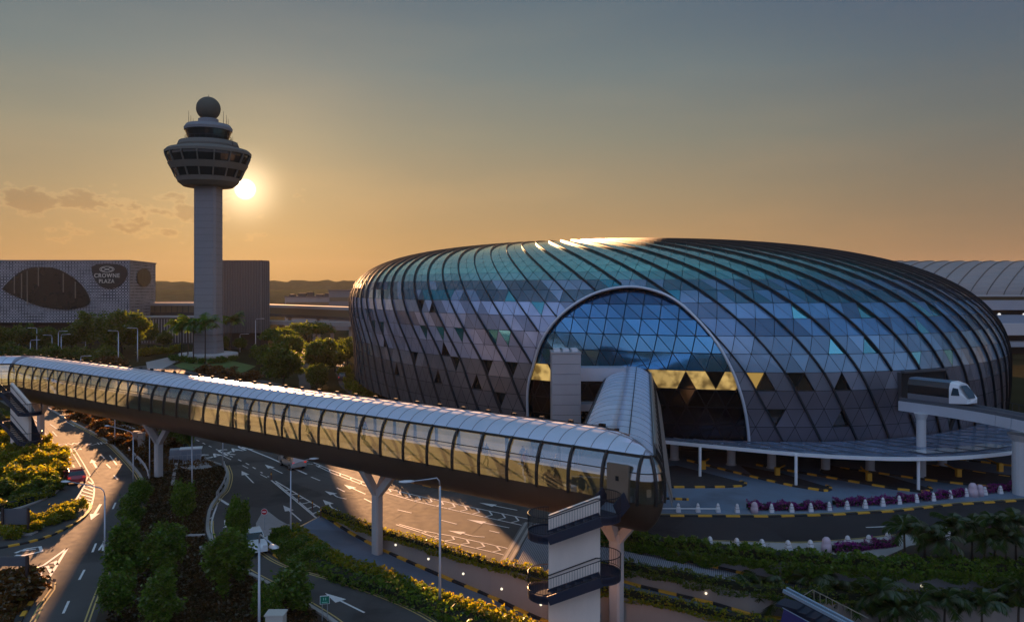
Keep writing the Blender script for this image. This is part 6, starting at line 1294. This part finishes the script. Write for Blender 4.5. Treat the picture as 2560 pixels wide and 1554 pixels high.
# ------------------------------------------------------------------ people in the footbridge
def person_mesh(seed, shirt, legs, hair, stride=.22, bag=False):
    me = bpy.data.meshes.new('person'); J = [(0,0,.92),(0,0,1.12),(0,0,1.36),(0,0,1.47),(0,.01,1.56),(0,.015,1.68),(.10,0,.88),(.11,stride,.5),(.11,stride*.7,.08),(.11,stride*.7+.16,.04),(-.10,0,.88),(-.11,-stride*.6,.48),(-.11,-stride*1.3,.1),(-.11,-stride*1.3+.15,.05),(.19,0,1.38),(.24,-stride*.5,1.12),(.25,-stride*.2,.88),(.25,-stride*.1,.78),(-.19,0,1.38),(-.24,stride*.5,1.12),(-.25,stride*.9,.92),(-.25,stride,.83)]
    E_ = [(0,1),(1,2),(2,3),(3,4),(4,5),(0,6),(6,7),(7,8),(8,9),(0,10),(10,11),(11,12),(12,13),(2,14),(14,15),(15,16),(16,17),(2,18),(18,19),(19,20),(20,21)]
    rad = [.15,.135,.16,.06,.095,.085,.095,.07,.05,.04,.095,.07,.05,.04,.07,.05,.04,.03,.07,.05,.04,.03]
    me.from_pydata(J, E_, []); o = bpy.data.objects.new('person_tmp', me); COL.objects.link(o); sk = o.modifiers.new('skin', 'SKIN')
    for v, r in zip(me.skin_vertices[0].data, rad): v.radius = (r, r*.8)
    me.skin_vertices[0].data[0].use_root = True; sub_ = o.modifiers.new('sub', 'SUBSURF'); sub_.levels = sub_.render_levels = 1
    dg = bpy.context.evaluated_depsgraph_get(); m2 = bpy.data.meshes.new_from_object(o.evaluated_get(dg)); bpy.data.objects.remove(o)
    for m in (shirt, legs, mat('skin', (.42, .26, .18), .6), hair): m2.materials.append(m)
    for f in m2.polygons:
        c = f.center; f.material_index = 3 if c.z > 1.66 or (c.z > 1.55 and c.y < -.01) else (2 if c.z > 1.45 or (abs(c.x) > .2 and c.z < .95 and c.z > .7) else (0 if c.z > .9 else 1)); f.use_smooth = True
    return m2
def people():
    hr = mat('hair', (.015, .012, .01), .7); C = lambda n, c: mat(n, c, .85); PMS = [person_mesh(1, C('shirt_red', (.45, .05, .06)), C('trouser_dark', (.03, .03, .04)), hr), person_mesh(2, C('shirt_white', (.6, .6, .6)), C('trouser_blue', (.05, .07, .13)), hr, .1), person_mesh(3, C('shirt_dark', (.04, .04, .05)), C('trouser_dark', (.03, .03, .04)), hr, .3), person_mesh(4, C('shirt_blue', (.08, .14, .3)), C('trouser_grey', (.15, .15, .15)), hr, .18)]
    s1 = [s for s in SECS if s[2] == 1]; a, b = s1[0][0], s1[-1][0]; d = (b-a).normalized(); n = s1[0][1]
    txt = ['shirt and dark trousers walking inside the footbridge', 'shirt and blue trousers standing inside the footbridge', 'clothes walking inside the footbridge', 'shirt and grey trousers walking inside the footbridge']; colr = ['red', 'white', 'dark', 'blue']
    for i, (x, k, off, w) in enumerate(((560,0,-.6,'at the sunlit glazing left of the middle'), (585,2,.2,'at the brightest pane, left of the middle'), (600,3,.8,'just right of the brightest pane'), (640,2,-.8,'two panes right of the brightest pane'), (700,1,.4,'above the silver car'), (780,2,-.5,'left of the sunlit road pier'), (890,0,.9,'mid-span, close to the near glass'), (905,2,.2,'mid-span, farther from the glass'), (1235,2,-.9,'four panes left of the door'), (1300,3,.3,'three panes left of the door'), (1330,0,-.7,'third pane left of the door'), (1345,2,.2,'beside a red-shirted walker'), (1408,2,-.8,'in the second pane left of the door'), (470,2,.1,'towards the far left end'), (500,3,-.6,'far left end'))):
        m = (x-CX)/F; s = (m*a.y-a.x)/(d.x-m*d.y); p = a+d*s+n*off; o = link('person', PMS[k]); o.location = (p.x, p.y, 7.97); o.rotation_euler.z = math.atan2(-d.x, d.y)+(math.pi if i % 3 == 0 else 0); tag(o, 'person in %s %s, %s' % (colr[k], txt[k], w), 'person')
        o['label'] = ('person in %s %s in the footbridge, %s' % (colr[k], 'shirt' if k != 2 else 'clothes', w))
people()
# far service roads
sheet('road', [(720,880),(760,872),(772,905),(778,960),(775,990),(745,990),(748,950),(735,905)], .022, asphalt)
sheet('road', [(835,890),(862,900),(858,935),(885,965),(940,1000),(900,1005),(850,965),(838,930)], .022, asphalt)
sheet('road', [(330,918),(420,905),(460,925),(560,940),(650,948),(740,968),(740,992),(640,975),(520,958),(420,945),(330,938)], .021, asphalt)
sheet('path', [(365,905),(420,893),(470,886),(480,890),(440,905),(400,925),(370,930)], .024, paving)
# ------------------------------------------------------------------ evening haze
def haze():
    mb = MB(); mb.box(-2600, 2600, -40, 2300, -6, 95); m = bpy.data.materials.new('haze'); m.use_nodes = True; nt = m.node_tree; nt.nodes.clear(); t = NT(nt)
    v = t.n('ShaderNodeVolumePrincipled', ins={'Color': (1, .93, .85, 1), 'Density': .000045, 'Anisotropy': .0}); o = t.n('ShaderNodeOutputMaterial'); t.link(v.outputs[0], o.inputs['Volume'])
    x = link('haze', mb.mesh('haze', m)); x['kind'] = 'stuff'; tag(x, 'thin golden evening haze over the whole airport', 'haze')
haze()
